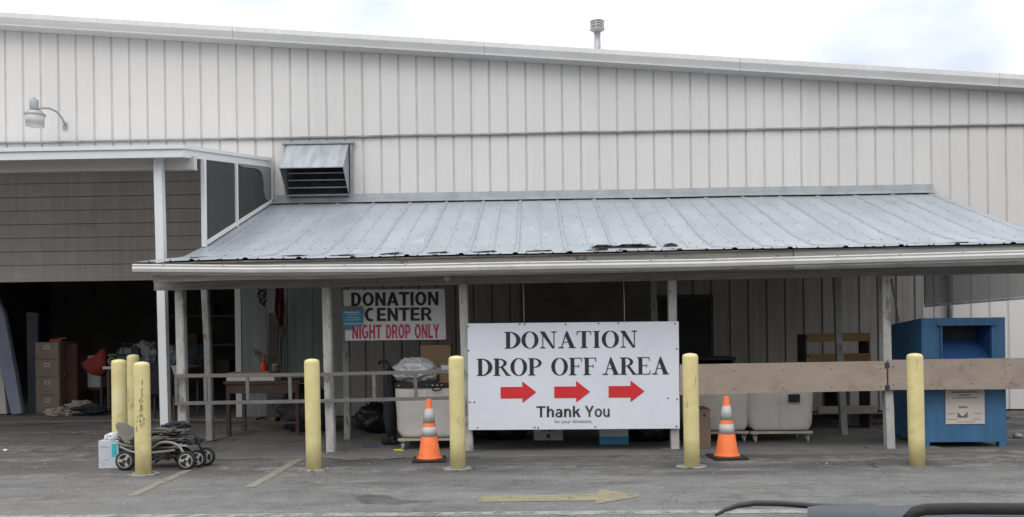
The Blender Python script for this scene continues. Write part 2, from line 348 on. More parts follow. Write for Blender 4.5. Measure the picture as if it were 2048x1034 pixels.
# ---------------------------------------------------------------- lettering
def text_verts(txt, bold=0.0):
    cu = bpy.data.curves.new('t', 'FONT'); cu.body = txt; cu.size = 1; cu.offset = bold; cu.resolution_u = 4
    ob = bpy.data.objects.new('t', cu); C.objects.link(ob); bpy.context.view_layer.update()
    me = bpy.data.meshes.new_from_object(ob.evaluated_get(bpy.context.evaluated_depsgraph_get()))
    vs = [v.co.copy() for v in me.vertices]; fs = [tuple(p.vertices) for p in me.polygons]
    bpy.data.objects.remove(ob); bpy.data.curves.remove(cu); bpy.data.meshes.remove(me)
    return vs, fs
def put_text(mb, txt, x0, x1, z0, z1, y, bold=0.0):
    vs, fs = text_verts(txt, bold)
    a0 = min(v.x for v in vs); a1 = max(v.x for v in vs); b0 = min(v.y for v in vs); b1 = max(v.y for v in vs)
    mb._add([(x0 + (v.x - a0) / (a1 - a0) * (x1 - x0), y, z0 + (v.y - b0) / (b1 - b0) * (z1 - z0)) for v in vs], fs)
def rect(a, b, c, d): return [(a, b), (c, b), (c, d), (a, d)]
def arc(cx, cy, rx, ry, a0, a1, n=14): return [(cx + rx * math.cos(a0 + (a1 - a0) * i / n), cy + ry * math.sin(a0 + (a1 - a0) * i / n)) for i in range(n + 1)]
H_ = math.pi / 2
def bowl(cx, cy, rx, ry, ix, iy, a0, a1, n=14):
    o = arc(cx, cy, rx, ry, a0, a1, n); i = arc(cx, cy, ix, iy, a0, a1, n)
    return [[o[k], o[k + 1], i[k + 1], i[k]] for k in range(n)]
def ser(x0, x1, y, up=1):      # bracketed serif
    t = .035 * up; mid0 = x0 + (x1 - x0) * .3; mid1 = x0 + (x1 - x0) * .7
    return [[(x0, y), (x1, y), (x1, y + t), (mid1, y + t * 2.2), (mid0, y + t * 2.2), (x0, y + t)]]
SERIF = {
 'D': (.82, [rect(.10, 0, .295, 1)] + ser(.02, .37, 0) + ser(.02, .37, 1, -1) + bowl(.27, .5, .54, .5, .33, .455, -H_, H_)),
 'O': (.86, bowl(.43, .5, .42, .515, .225, .475, 0, 4 * H_, 28)),
 'N': (.90, [rect(.15, 0, .195, 1), rect(.70, 0, .745, 1), [(.03, 1), (.27, 1), (.745, .0), (.64, -.02)]] + ser(.04, .31, 0) + ser(.58, .87, 1, -1)),
 'A': (.86, [[(.40, 1.01), (.46, 1.01), (.82, 0), (.59, 0), (.355, .76)], [(.40, 1.0), (.42, .88), (.185, 0), (.13, 0)], rect(.23, .33, .58, .37)] + ser(.0, .30, 0) + ser(.52, .88, 0)),
 'T': (.78, [rect(.29, 0, .48, 1), rect(.04, .955, .73, 1), [(.04, .955), (.10, .955), (.045, .76), (.02, .76)], [(.67, .955), (.73, .955), (.75, .76), (.725, .76)]] + ser(.20, .57, 0)),
 'I': (.42, [rect(.11, 0, .30, 1)] + ser(.03, .38, 0) + ser(.03, .38, 1, -1)),
 'R': (.84, [rect(.10, 0, .295, 1)] + ser(.02, .37, 0) + ser(.02, .30, 1, -1) + bowl(.27, .735, .42, .265, .26, .22, -H_, H_) + [[(.36, .50), (.50, .52), (.84, 0), (.67, 0)]] + ser(.64, .88, 0)),
 'P': (.74, [rect(.10, 0, .295, 1)] + ser(.02, .39, 0) + ser(.02, .30, 1, -1) + bowl(.27, .72, .43, .28, .27, .235, -H_, H_)),
 'F': (.70, [rect(.10, 0, .295, 1), rect(.27, .955, .66, 1), [(.60, .955), (.66, .955), (.68, .75), (.655, .75)], rect(.27, .49, .52, .535), rect(.50, .41, .53, .62)] + ser(.02, .39, 0) + ser(.02, .30, 1, -1)),
 'E': (.76, [rect(.10, 0, .295, 1), rect(.27, .955, .66, 1), [(.60, .955), (.66, .955), (.68, .76), (.655, .76)], rect(.27, .49, .52, .535), rect(.50, .41, .53, .62), rect(.27, 0, .68, .045), [(.62, .045), (.68, .045), (.72, .25), (.695, .25)]] + ser(.02, .30, 0) + ser(.02, .30, 1, -1)),
 ' ': (.34, [])}
W_ = .235
SANS = {
 'D': (.80, [rect(.05, 0, .05 + W_, 1), rect(.285, .83, .36, 1), rect(.285, 0, .36, .17)] + bowl(.36, .5, .40, .5, .17, .33, -H_, H_)),
 'O': (.88, bowl(.44, .5, .41, .52, .18, .33, -H_, 3 * H_, 26)),
 'N': (.84, [rect(.05, 0, .26, 1), rect(.58, 0, .79, 1), [(.05, 1), (.27, 1), (.79, 0), (.57, 0)]]),
 'A': (.86, [[(.31, 1), (.55, 1), (.24, 0), (.0, 0)], [(.31, 1), (.55, 1), (.86, 0), (.62, 0)], rect(.20, .19, .66, .35)]),
 'T': (.74, [rect(.25, 0, .49, 1), rect(.0, .82, .74, 1)]),
 'I': (.34, [rect(.05, 0, .29, 1)]),
 'C': (.80, bowl(.42, .5, .40, .52, .17, .33, .32 * math.pi, 1.68 * math.pi, 22)),
 'E': (.72, [rect(.05, 0, .29, 1), rect(.29, .82, .69, 1), rect(.29, .41, .65, .58), rect(.29, 0, .71, .18)]),
 'R': (.84, [rect(.05, 0, .28, 1), rect(.28, .83, .46, 1), rect(.28, .40, .46, .56)] + bowl(.46, .70, .31, .30, .10, .135, -H_, H_) + [[(.38, .44), (.58, .48), (.84, 0), (.58, 0)]]),
 'G': (.86, bowl(.43, .5, .41, .52, .18, .33, .28 * math.pi, 1.78 * math.pi, 24) + [rect(.46, .38, .82, .54), rect(.62, .12, .82, .38)]),
 'H': (.82, [rect(.05, 0, .28, 1), rect(.54, 0, .77, 1), rect(.28, .41, .54, .60)]),
 'P': (.76, [rect(.05, 0, .28, 1), rect(.28, .83, .43, 1), rect(.28, .34, .43, .51)] + bowl(.43, .67, .31, .33, .10, .165, -H_, H_)),
 'L': (.70, [rect(.05, 0, .28, 1), rect(.28, 0, .68, .18)]),
 'Y': (.82, [rect(.295, 0, .525, .45), [(.0, 1), (.25, 1), (.525, .44), (.295, .42)], [(.82, 1), (.57, 1), (.295, .44), (.525, .42)]])}
PLAIN = {
 'T': (.66, [rect(.245, 0, .40, 1), rect(0, .86, .64, 1)]),
 'h': (.60, [rect(.05, 0, .20, 1), rect(.40, 0, .55, .46)] + bowl(.32, .46, .23, .30, .08, .16, 0, 2 * H_)),
 'n': (.60, [rect(.05, 0, .20, .74), rect(.40, 0, .55, .46)] + bowl(.32, .46, .23, .30, .08, .16, 0, 2 * H_)),
 'u': (.60, [rect(.05, .27, .20, .74), rect(.40, 0, .55, .74)] + bowl(.30, .27, .25, .29, .10, .15, 2 * H_, 4 * H_)),
 'o': (.62, bowl(.31, .37, .29, .39, .14, .25, 0, 4 * H_, 24)),
 'a': (.58, bowl(.26, .22, .23, .235, .10, .11, 0, 4 * H_, 20) + [rect(.38, 0, .53, .50)] + bowl(.29, .50, .24, .25, .09, .12, 0, 1.75 * H_)),
 'k': (.58, [rect(.05, 0, .20, 1), [(.20, .28), (.20, .46), (.39, .74), (.57, .74)], [(.26, .42), (.37, .54), (.60, 0), (.42, 0)]]),
 'Y': (.72, [[(0, 1), (.18, 1), (.44, .42), (.28, .38)], [(.72, 1), (.54, 1), (.28, .42), (.44, .38)], rect(.283, 0, .437, .42)]),
 ' ': (.26, [])}
def put_sans(mb, txt, x0, x1, z0, z1, y): put_serif(mb, txt, x0, x1, z0, z1, y, SANS)
def put_serif(mb, txt, x0, x1, z0, z1, y, FT=None):
    FT = FT or SERIF
    tot = sum(FT[c][0] + .02 for c in txt) - .02; k = (x1 - x0) / tot; x = 0; lay = 0
    for c in txt:
        wd, polys = FT[c]
        for p in polys:
            yy = y - .00015 * (lay % 12); lay += 1
            mb._add([(x0 + (x + a) * k, yy, z0 + b * (z1 - z0)) for a, b in p], [tuple(range(len(p)))])
        x += wd + .02

# ================================================================ SETTING
mb = MB(); mb._add([(-300, -100, 0), (300, -100, 0), (300, 500, 0), (-300, 500, 0)], [(0, 1, 2, 3)])
tag(mb.build('ground', asphalt), kind='structure')
mb = MB(); pts = []
xs = [-4.0 + .25 * i for i in range(36)]
front = [(x, 9.66 + .07 * noise.noise(Vector((x * 2.1, 3, 0))) + .03 * noise.noise(Vector((x * 9, 3, 0)))) for x in xs]
mb.prism(front + [(xs[-1], 14.2), (xs[0], 14.2)], lambda a, b, t: (a, b, t), .001, .012)
tag(mb.build('shed_floor', concrete), kind='structure')
YW = 14.25
mb = MB(); mb.box(-16, -4.6, YW - .35, 24, .002, .03)
tag(mb.build('storage_floor', concrete), kind='structure')

# painted markings: real flat sheets on the ground
def strip(name, p, q, wd, mat, label=None):
    p = G(*p); q = G(*q); d = (q - p).normalized(); n = Vector((-d.y, d.x, 0)) * wd / 2
    mb = MB(); z = Vector((0, 0, .004)); mb._add([p - n + z, q - n + z, q + n + z, p + n + z], [(0, 1, 2, 3)])
    return tag(mb.build(name, mat), kind='structure')
strip('parking_line', (498, 975), (612, 912), .10, paintgrey)
strip('parking_line', (262, 992), (405, 928), .10, paintgrey)
strip('parking_line', (-60, 1036), (2100, 1019), .13, faded('worn_white_paint', (.30, .29, .275), .42, 5))
mb = MB(); pp = [(957, 993), (957, 1005), (1190, 1002), (1192, 1009), (1282, 993), (1200, 979), (1192, 989)]
mb._add([G(*p) + Vector((0, 0, .005)) for p in pp], [tuple(range(7))])
tag(mb.build('painted_arrow', paintyel), kind='structure')

def blot(name, pts, mat, z):
    mb = MB(); c0 = Vector((0, 0, 0)); q = [G(*p) for p in pts]
    for p in q: c0 += p / len(q)
    fine = []
    for a, b in zip(q, q[1:] + q[:1]):
        for k in range(6):
            p = a.lerp(b, k / 6); r = 1 + .22 * noise.noise(p * 6); fine.append((c0 + (p - c0) * r) + Vector((0, 0, z)))
    mb._add(fine, [tuple(range(len(fine)))]); return tag(mb.build(name, mat), kind='structure')
oil = faded('oil_dark', (.060, .055, .052), .42, 5, .32)
blot('oil_stain', [(705, 1000), (730, 988), (770, 990), (800, 1000), (870, 1003), (800, 1010), (730, 1010)], oil, .0035)
cem = faded('cement_crust', (.24, .232, .215), .46, 7, .7)
blot('cement_patch', [(655, 911), (720, 913), (800, 911), (815, 917), (760, 921), (690, 922), (655, 918)], cem, .014)
blot('cement_patch', [(1440, 966), (1560, 962), (1660, 967), (1600, 972), (1500, 973)], cem, .0037)
blot('cement_patch', [(560, 965), (640, 958), (760, 963), (690, 970)], cem, .0033)
# loose stones: beyond counting
mb = MB()
for i in range(1100):
    if random.random() < .6: x = random.uniform(-8, -2.5); y = random.uniform(7, 13.5)
    else: x = random.uniform(-7, 8.5); y = random.uniform(6.3, 10.5)
    s = random.choice((.004, .006, .008, .012)) * random.uniform(.7, 1.3)
    vs = [Vector((random.uniform(-1, 1), random.uniform(-1, 1), random.uniform(-.5, .8))).normalized() * s for _ in range(6)]
    mb._add([(x + s, y, s * .2), (x - s, y + s * .3, s * .1), (x, y + s, s * .3), (x + .2 * s, y - s, 0), (x + random.uniform(-.3, .3) * s, y, s * .9)],
            [(0, 2, 4), (2, 1, 4), (1, 3, 4), (3, 0, 4)])
tag(mb.build('gravel', M('stone', (.22, .21, .195), .9, var=.4, scale=30, bump=0)), kind='stuff', label='scattered small stones and grit on the asphalt', cat='gravel')

# ================================================================ METAL BUILDING
A0 = at(0, 24, YW - .25); A1 = at(2048, 149, YW - .25)
slope = (A1.z - A0.z) / (A1.x - A0.x)
def ztop(x): return A0.z + (x - A0.x) * slope
XL, XR = -13.0, 11.5
PIT = .3048
XR0 = at(906, 180, YW).x
ZS = at(1065, 267, YW).z           # height of the horizontal seam
OPX = at(476, 700, YW).x           # right jamb of the big opening
OPZ = 4.22
bld = thing('metal_building', 'long cream metal-clad building with ribbed siding and low sloping roof', 'building', (0, YW, 0))
def siding_mesh(x0, x1, zb, zt, y, mats, name, wob=0):
    mb = MB(); k0 = math.floor((x0 - XR0) / PIT) - 1; prof = []
    k = k0
    while True:
        xc = XR0 + k * PIT
        if xc - PIT > x1: break
        g = .012 + .003 * noise.noise(Vector((k * 1.7, 0, 0)))
        prof += [(xc - g - .009, 0, 0), (xc - g, .016, 1), (xc + g, .016, 1), (xc + g + .009, 0, 0)]
        # faint stiffening pencil ribs in the pan
        prof += [(xc + PIT / 3, .0015, 0), (xc + 2 * PIT / 3, .0015, 0)]
        k += 1
    prof = [p for p in prof if x0 - .001 <= p[0] <= x1 + .001]
    prof = [(x0, 0, 0)] + prof + [(x1, 0, 0)]
    nz_ = 9
    cols = []
    for x, dy, gg in prof:
        a = zb(x) if callable(zb) else zb; b = zt(x) if callable(zt) else zt
        col = []
        for j in range(nz_):
            z = a + (b - a) * j / (nz_ - 1)
            yy = y + dy + .004 * noise.noise(Vector((x * 1.1, z * 1.3, y)))
            col.append(mb.b.verts.new((x, yy - YW, z)))
        cols.append(col)
    for i in range(len(cols) - 1):
        gr = prof[i][2] and prof[i + 1][2]
        for j in range(nz_ - 1):
            f = mb.b.faces.new((cols[i][j], cols[i + 1][j], cols[i + 1][j + 1], cols[i][j + 1])); f.material_index = 1 if gr else 0
    return mb.build(name, mats, bld)
siding_mesh(XL, XR, ZS, lambda x: ztop(x) - .20, YW - .022, [siding, groove], 'upper_siding')
XG = at(1846, 600, YW).x
siding_mesh(OPX, XG, 3.60, ZS + .03, YW, [siding, groove], 'lower_siding')
siding_mesh(XG, XR, .03, ZS + .03, YW, [siding, groove], 'lower_siding')
siding_mesh(OPX, XG, .03, 3.62, YW + .004, [siding_shaded, M('groove_shaded', (.20, .19, .18), .8, var=.2, scale=3, bump=0)], 'shaded_siding')  # back wall under the shed: pans and grooves coloured darker for its shade
siding_mesh(XL, OPX, OPZ, ZS + .03, YW, [siding, groove], 'lower_siding')
# horizontal seam: grey strip drawing its shadow line, a little wavy
mb = MB(); n = 120
for i in range(n):
    x = XL + (XR - XL) * i / n; x2 = XL + (XR - XL) * (i + 1) / n
    za = ZS + .012 * noise.noise(Vector((x * .8, 5, 0))); zc = ZS + .012 * noise.noise(Vector((x2 * .8, 5, 0)))
    mb._add([(x, -.045, za - .014), (x2, -.045, zc - .014), (x2, -.045, zc + .012), (x, -.045, za + .012), (x, -.010, za + .018), (x2, -.010, zc + .018), (x, -.01, za - .02), (x2, -.01, zc - .02)],
            [(0, 1, 2, 3), (3, 2, 5, 4), (0, 6, 7, 1)])
mb.build('seam_shadow_line', seam_m, bld)
# rake trim
def rake(prof, name, mat):
    mb = MB(); seg = 30
    for i in range(seg):
        x = XL - .3 + (XR - XL + .6) * i / seg; x2 = XL - .3 + (XR - XL + .6) * (i + 1) / seg - (.004 if i % 5 == 4 else 0)
        vs = [(x, a, ztop(x) + b) for a, b in prof] + [(x2, a, ztop(x2) + b) for a, b in prof]; n = len(prof)
        mb._add(vs, [(j, j + 1, n + j + 1, n + j) for j in range(n - 1)])
    mb.build(name, mat, bld)
rake([(.3, .03), (-.24, .0), (-.262, -.085)], 'roof_edge_trim', trim)
rake([(-.262, -.085), (-.235, -.185)], 'rake_band', trim_dk)
rake([(-.235, -.185), (-.255, -.19), (-.255, -.218), (-.03, -.235)], 'rake_lip', trim)
# roof plane behind the edge
mb = MB(); mb._add([(XL - .3, .3, ztop(XL - .3) + .03), (XR + .3, .3, ztop(XR + .3) + .03), (XR + .3, 22, ztop(XR + .3) + .03), (XL - .3, 22, ztop(XL - .3) + .03)], [(0, 1, 2, 3)])
mb.build('roof', galv_trim, bld)
mb = MB(); mb._add([(XR, .02, 0), (XR, 22, 0), (XR, 22, ztop(XR)), (XR, .02, ztop(XR) - .05)], [(0, 1, 2, 3)]); mb.build('end_wall', siding, bld); mb = MB()
mb._add([(XL, .02, 0), (XL, 22, 0), (XL, 22, ztop(XL)), (XL, .02, ztop(XL) - .05)], [(0, 1, 2, 3)]); mb.build('end_wall', siding, bld)
# dark storage room behind the opening
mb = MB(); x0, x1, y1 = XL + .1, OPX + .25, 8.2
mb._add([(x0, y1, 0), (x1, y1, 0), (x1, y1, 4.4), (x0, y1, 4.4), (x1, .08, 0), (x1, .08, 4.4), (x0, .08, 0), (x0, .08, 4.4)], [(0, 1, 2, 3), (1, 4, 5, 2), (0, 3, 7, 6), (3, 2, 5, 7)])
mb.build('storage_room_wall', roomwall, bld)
# jamb of the opening
mb = MB(); mb.box(OPX - .03, OPX + .07, -.045, .20, 0, OPZ, .004); mb.build('door_jamb', trim_dk, bld)
# big overhead door, half open
zd0 = at(200, 556, YW + .1).z
mb = MB(); zz = zd0; ph = .233; k = 0
while zz < OPZ - .02:
    hh = min(ph, OPZ + .1 - zz)
    mb.box(XL + .1, OPX - .031, .10 + .004 * (k % 2), .14, zz + .006, zz + hh - .004, .003); zz += ph; k += 1
mb.mi = 1; mb.box(XL + .1, OPX - .032, .125, .145, zd0 + .01, OPZ); mb.mi = 0
mb.box(XL + .1, OPX - .033, .085, .15, zd0 - .05, zd0 + .004, .006)
mb.build('overhead_door', [doorpaint, doorline], bld)
# slatted roller door and dark doorway in the back of the shed
rx0 = at(1040, 600, YW).x; rx1 = at(1312, 600, YW).x
mb = MB(); z = .05
while z < 2.75:
    mb.box(rx0, rx1, -.05, -.03, z, z + .092, .004); z += .1
mb.mi = 1; mb.box(rx0 + .01, rx1 - .01, -.035, -.003, .04, 2.76)
mb.build('roller_door', [M('roller_slat', (.16, .15, .145), .7, var=.3, scale=3, bump=.2), doorline], bld)
dx0 = at(1322, 600, YW).x; dx1 = at(1418, 600, YW).x; dz = at(1370, 597, YW).z
mb = MB(); mb.box(dx0, dx1, -.03, -.002, .02, dz); o = mb.build('side_door', M('dark_door_paint', (.035, .033, .034), .6, var=.2, scale=3, bump=.05), bld)
mb = MB(); mb.box(dx0 - .06, dx0 - .002, -.04, -.001, .02, dz + .06); mb.box(dx1 + .002, dx1 + .06, -.04, -.001, .02, dz + .06); mb.box(dx0 - .002, dx1 + .002, -.04, -.001, dz + .003, dz + .06); mb.build('frame', darkwood, o)
# dark painted timber boarding at the left of the shed's back wall
bx0 = OPX + .08; bx1 = at(652, 600, YW).x
mb = MB(); x = bx0; i = 0
for wd in (.42, .36, .44, .40, .52):
    if x >= bx1: break
    mb.box(x, min(x + wd, bx1) - .008, -.035 - .004 * (i % 2), -.004, .03, 2.9, .003); x += wd; i += 1
mb.build('board_panel', M('greygreen_paint', (.205, .225, .22), .7, var=.12, scale=2, bump=.1, streak=.15, stain=[((.09, .085, .075), .62, 4, .1)]), bld)
# thin rusty drain pipe at the right
p = at(1898, 560, YW - .08); mb = MB(); mb.cyl((p.x, -.08, .9), (p.x, -.08, 3.2), .04, n=12)
for z in (1.3, 2.3): mb.box(p.x - .06, p.x + .06, -.10, -.01, z, z + .03)
mb.build('drain_pipe', seam_m, bld)

# roof vent pipe
vp = at(1195, 97, 16.0)
t = thing('roof_vent_pipe', 'grey flue pipe with round louvred cap rising above the roof edge', 'vent pipe', (vp.x, 16, vp.z - .5))
z0 = .0; topz = at(1195, 42, 16).z - (vp.z - .5)
mb = MB(); mb.cyl((0, 0, 0), (0, 0, topz - .18), .062, n=20); mb.build('pipe', galv_dk, t)
mb = MB(); zc = topz
mb.lathe([(.062, zc - .215), (.085, zc - .20), (.142, zc - .165), (.142, zc - .155), (.10, zc - .15)], 24)
for dz_ in (.105, .055): mb.lathe([(.10, zc - dz_ - .012), (.135, zc - dz_), (.135, zc - dz_ + .012), (.10, zc - dz_ + .014)], 24)
mb.lathe([(.135, zc - .02), (.142, zc - .012), (.10, zc + .006), (.03, zc + .012)], 24)
mb.cyl((0, 0, zc - .16), (0, 0, zc - .01), .085, n=20)
for k in range(6):
    a = k * math.pi / 3 + .3; mb.box(-.008, .008, -.004, .004, zc - .16, zc - .01, 0, Matrix.Translation((.132 * math.cos(a), .132 * math.sin(a), 0)))
mb.build('cap', trim_dk, t)

# wall lamp
YL = YW - .62
b0 = at(130, 253, YW - .03); l0 = at(68, 198, YL)
t = thing('wall_lamp', 'grey security lamp on curved arm at upper left of the siding', 'lamp', (b0.x, YW - .03, b0.z))
S = lambda px, py, Y: at(px, py, Y) - Vector((b0.x, YW - .03, b0.z))
mb = MB(); pts = [S(130, 250, YW - .05), S(124, 236, YW - .10), S(114, 224, YW - .22), S(100, 217, YW - .38), S(84, 216, YW - .55), S(74, 219, YL)]
mb.tube(pts, .017, 10); mb.build('arm', alu, t)
mb = MB(); mb.box(-.035, .035, -.02, .035, -.05, .06, .008); mb.cyl((0, -.05, .03), (0, .02, .02), .02, n=10); mb.build('mounting_plate', alu, t)
c = S(66, 222, YL); zt = S(66, 199, YL).z; zm = S(66, 222, YL).z; zb = S(66, 253, YL).z; zr = S(66, 231, YL).z
mb = MB(); mb.lathe([(.055, zm), (.068, zm + .02), (.068, zt - .02), (.06, zt), (.03, zt)], 20, (c.x + .02, c.y, 0)); mb.cyl((c.x + .02, c.y, zt), (c.x + .02, c.y, zt + .03), .025, n=12); mb.build('housing', alu, t)
mb = MB(); mb.lathe([(.16, zr), (.165, zr + .012), (.11, zm - .005), (.06, zm + .005)], 28, (c.x + .03, c.y, 0)); mb.build('shade', alu, t)
mb = MB(); mb.lathe([(.115, zb), (.155, zr - .002)], 36, (c.x + .03, c.y, 0)); 
for k in range(36):
    a = k * math.pi / 18; mb.box(-.004, .004, -.003, .003, zb, zr - .003, 0, Matrix.Translation((c.x + .03, c.y, 0)) @ Matrix.Rotation(a, 4, 'Z') @ Matrix.Translation((.136, 0, 0)))
mb.build('lens', lens, t)

# ================================================================ LEAN-TO SHED
shed = thing('lean_to_shed', 'open lean-to shed with galvanised ribbed roof on peeling white posts', 'shed', (0, 0, 0))
PATH = [(YW - .02, 3.625), (12.9, 3.17), (11.37, 2.64), (10.6, 2.42), (9.50, 2.275)]
SXL = -4.40; SXR = at(1861, 381, YW).x + .02
def roofz(y, x):
    for (ya, za), (yb, zb_) in zip(PATH, PATH[1:]):
        if y >= yb or (yb, zb_) == PATH[-1]:
            t_ = (ya - y) / (ya - yb); z = za + (zb_ - za) * t_; break
    e = max(0, (11.5 - y) / 2)
    return z + e * (.075 * (x - SXL) / (SXR - SXL)) + .012 * noise.noise(Vector((x * .7, y * .5, 2)))
ys = []
for (ya, _), (yb, _) in zip(PATH, PATH[1:]):
    k = max(2, int((ya - yb) / .3)); ys += [ya + (yb - ya) * i / k for i in range(k)]
ys.append(PATH[-1][0])
def xedge(x, y):  # the last strip flares a little at the left end
    return x - (.10 * max(0, (10.6 - y) / 1.1) if x < SXL + .05 else 0)
mb = MB(); prof = []; RX = at(1041, 404, YW).x; k = math.floor((SXL - RX) / PIT) + 1
prof.append((SXL, 0, 0)); prof.append((SXL + .02, 0, 0))
while RX + k * PIT < SXR - .04:
    xc = RX + k * PIT; h, wd = ((.017, .034) if k % 2 == 0 else (.007, .018))
    if xc > SXL + .06: prof += [(xc - wd, 0, 0), (xc - wd * .5, h, 1), (xc + wd * .5, h, 2), (xc + wd, 0, 1)]
    k += 1
prof += [(SXR - .02, 0, 0), (SXR, 0, 0)]
grid = [[mb.b.verts.new((xedge(x, y), y, roofz(y, x) + h)) for y in ys] for x, h, _ in prof]
for i in range(len(prof) - 1):
    rib = prof[i][1] > 0 or prof[i + 1][1] > 0
    for j in range(len(ys) - 1):
        f = mb.b.faces.new((grid[i][j], grid[i][j + 1], grid[i + 1][j + 1], grid[i + 1][j])); f.material_index = 1 if rib else 0
mb.mi = 2
for kk in range(math.floor((SXL - RX) / PIT), math.floor((SXR - RX) / PIT) + 1):
    for y in (13.4, 12.75, 12.1, 11.5, 10.95, 10.4):
        for dx in (-.055, .055):
            x = RX + kk * PIT + dx + random.uniform(-.012, .012); yy = y + random.uniform(-.03, .03)
            if SXL + .03 < x < SXR - .03:
                z = roofz(yy, x); mb.box(x - .0055, x + .0055, yy - .007, yy + .007, z + .001, z + .008)
mb.build('roof', [galv, galv_rib, M('screw_head', (.14, .145, .155), .6, bump=0)], shed)
# lapped lower sheets with lifted edges
mb = MB()
for px, wpx, up in ((372, 40, .004), (558, 42, .006), (655, 42, .006), (756, 40, .016), (852, 40, .010), (944, 46, .010), (1052, 52, .006), (1178, 40, .012), (1895, 50, .008)):
    x = at(px, 508, 9.95).x; wd = wpx / 172.; y0 = 10.06; za = roofz(y0, x) + .012; zb_ = roofz(y0, x + wd) + .014
    mb._add([(x, y0, za + up * .3), (x + wd, y0 - .02, zb_ + up), (x + wd, y0 + .5, roofz(y0 + .5, x + wd) + .013), (x, y0 + .5, roofz(y0 + .5, x) + .013)], [(0, 1, 2, 3)])
    mb.mi = 1; mb._add([(x, y0 + .002, za + up * .3 - .001), (x + wd, y0 - .018, zb_ + up - .001), (x + wd, y0 - .01, zb_ - .008), (x, y0 + .002, za - .008)], [(0, 1, 2, 3)]); mb.build('lap_sheet', [galv, debris_m], shed); mb = MB()
# eave edge bolts
for i in range(42):
    x = SXL + .1 + i * .249; mb = MB()
    if x < SXR: x += random.uniform(-.05, .05); mb.box(x - .009, x + .009, 9.485, 9.50, roofz(9.5, x) - .006, roofz(9.5, x) + .009); mb.build('edge_bolt', debris_m, shed)
# underside boards and rafters
mb = MB()
for x0, x1 in ((SXL + .03, SXR - .03),):
    nx = 24
    for j in range(len(ys) - 1):
        mb._add([(x0, ys[j], roofz(ys[j], x0) - .03), (x1, ys[j], roofz(ys[j], x1) - .03), (x1, ys[j + 1], roofz(ys[j + 1], x1) - .03), (x0, ys[j + 1], roofz(ys[j + 1], x0) - .03)], [(0, 1, 2, 3)])
mb.build('roof_boards', darkwood, shed)
for i in range(12):
    x = SXL + .12 + i * (SXR - SXL - .24) / 11
    mb = MB(); pr = [(9.62, 2.22), (10.6, 2.37), (11.37, 2.59), (YW - .06, 3.57), (YW - .06, 3.43), (11.4, 2.45), (10.6, 2.24), (9.62, 2.12)]
    mb.prism(pr, lambda a, b, t_: (t_, a, b), x - .02, x + .02); mb.build('rafter', darkwood, shed)
# wall flashing
mb = MB(); zf = lambda x: roofz(YW - .02, x)
for i in range(7):
    x0 = SXL - .02 + i * (SXR - SXL) / 7; x1 = SXL - .02 + (i + 1) * (SXR - SXL) / 7 + .02; d = .002 * (i % 2)
    mb._add([(x0, YW - .045 - d, zf(x0) + .135), (x1, YW - .045 - d, zf(x1) + .135), (x1, YW - .055 - d, zf(x1) + .035), (x0, YW - .055 - d, zf(x0) + .035), (x1, YW - .19 - d, zf(x1) - .028), (x0, YW - .19 - d, zf(x0) - .028),
             (x0, YW - .0, zf(x0) + .14), (x1, YW - .0, zf(x1) + .14)], [(0, 1, 2, 3), (3, 2, 4, 5), (0, 1, 7, 6)])
mb.build('flashing', galv_trim, shed)
# fascia boards (two lengths) under the roof edge
def roofedge(x): return roofz(9.5, x)
xj = at(1588, 500, 9.5).x
for x0, x1, m_ in ((SXL + .1, xj - .005, oldwood), (xj + .005, SXR, M('fascia_newer_board', (.30, .30, .285), .8, var=.2, scale=6, bump=.3, squash=(.4, 2, 4)))):
    mb = MB(); n = 12
    for i in range(n):
        a = x0 + (x1 - x0) * i / n; b = x0 + (x1 - x0) * (i + 1) / n; za = roofedge(a) - .015; zb_ = roofedge(b) - .015
        mb._add([(a, 9.52, za), (b, 9.52, zb_), (b, 9.52, zb_ - .22), (a, 9.52, za - .22), (a, 9.56, za), (b, 9.56, zb_), (b, 9.56, zb_ - .22), (a, 9.56, za - .22)], [(0, 1, 2, 3), (4, 7, 6, 5), (0, 4, 5, 1), (3, 2, 6, 7)])
    mb.build('fascia_board', m_, shed)
# gutter
GP = [(265, 528), (500, 530), (800, 528), (1065, 523), (1400, 518), (1700, 510), (2048, 500), (2300, 494)]
gp = [at(a, b, 9.42) for a, b in GP]
mb = MB(); prof = [(.09, .0), (-.005, .0), (-.012, -.012), (-.005, -.028), (-.02, -.05), (-.01, -.085), (.02, -.095), (.09, -.095)]
rings = [[mb.b.verts.new((g.x, 9.42 + a, g.z + b)) for a, b in prof] for g in gp]
for ra, rb in zip(rings, rings[1:]):
    for j in range(len(prof) - 1):
        if j == 0: continue
        mb.b.faces.new((ra[j], ra[j + 1], rb[j + 1], rb[j]))
mb.b.faces.new(rings[0]); 
for i in range(15):
    x = gp[0].x + .35 + i * .68
    if x < gp[-1].x: 
        g = None
        for a, b in zip(gp, gp[1:]):
            if a.x <= x <= b.x: g = a.z + (b.z - a.z) * (x - a.x) / (b.x - a.x)
        if g: mb.box(x - .012, x + .012, 9.405, 9.50, g - .004, g + .004)
mb.build('gutter', gutter_m, shed)
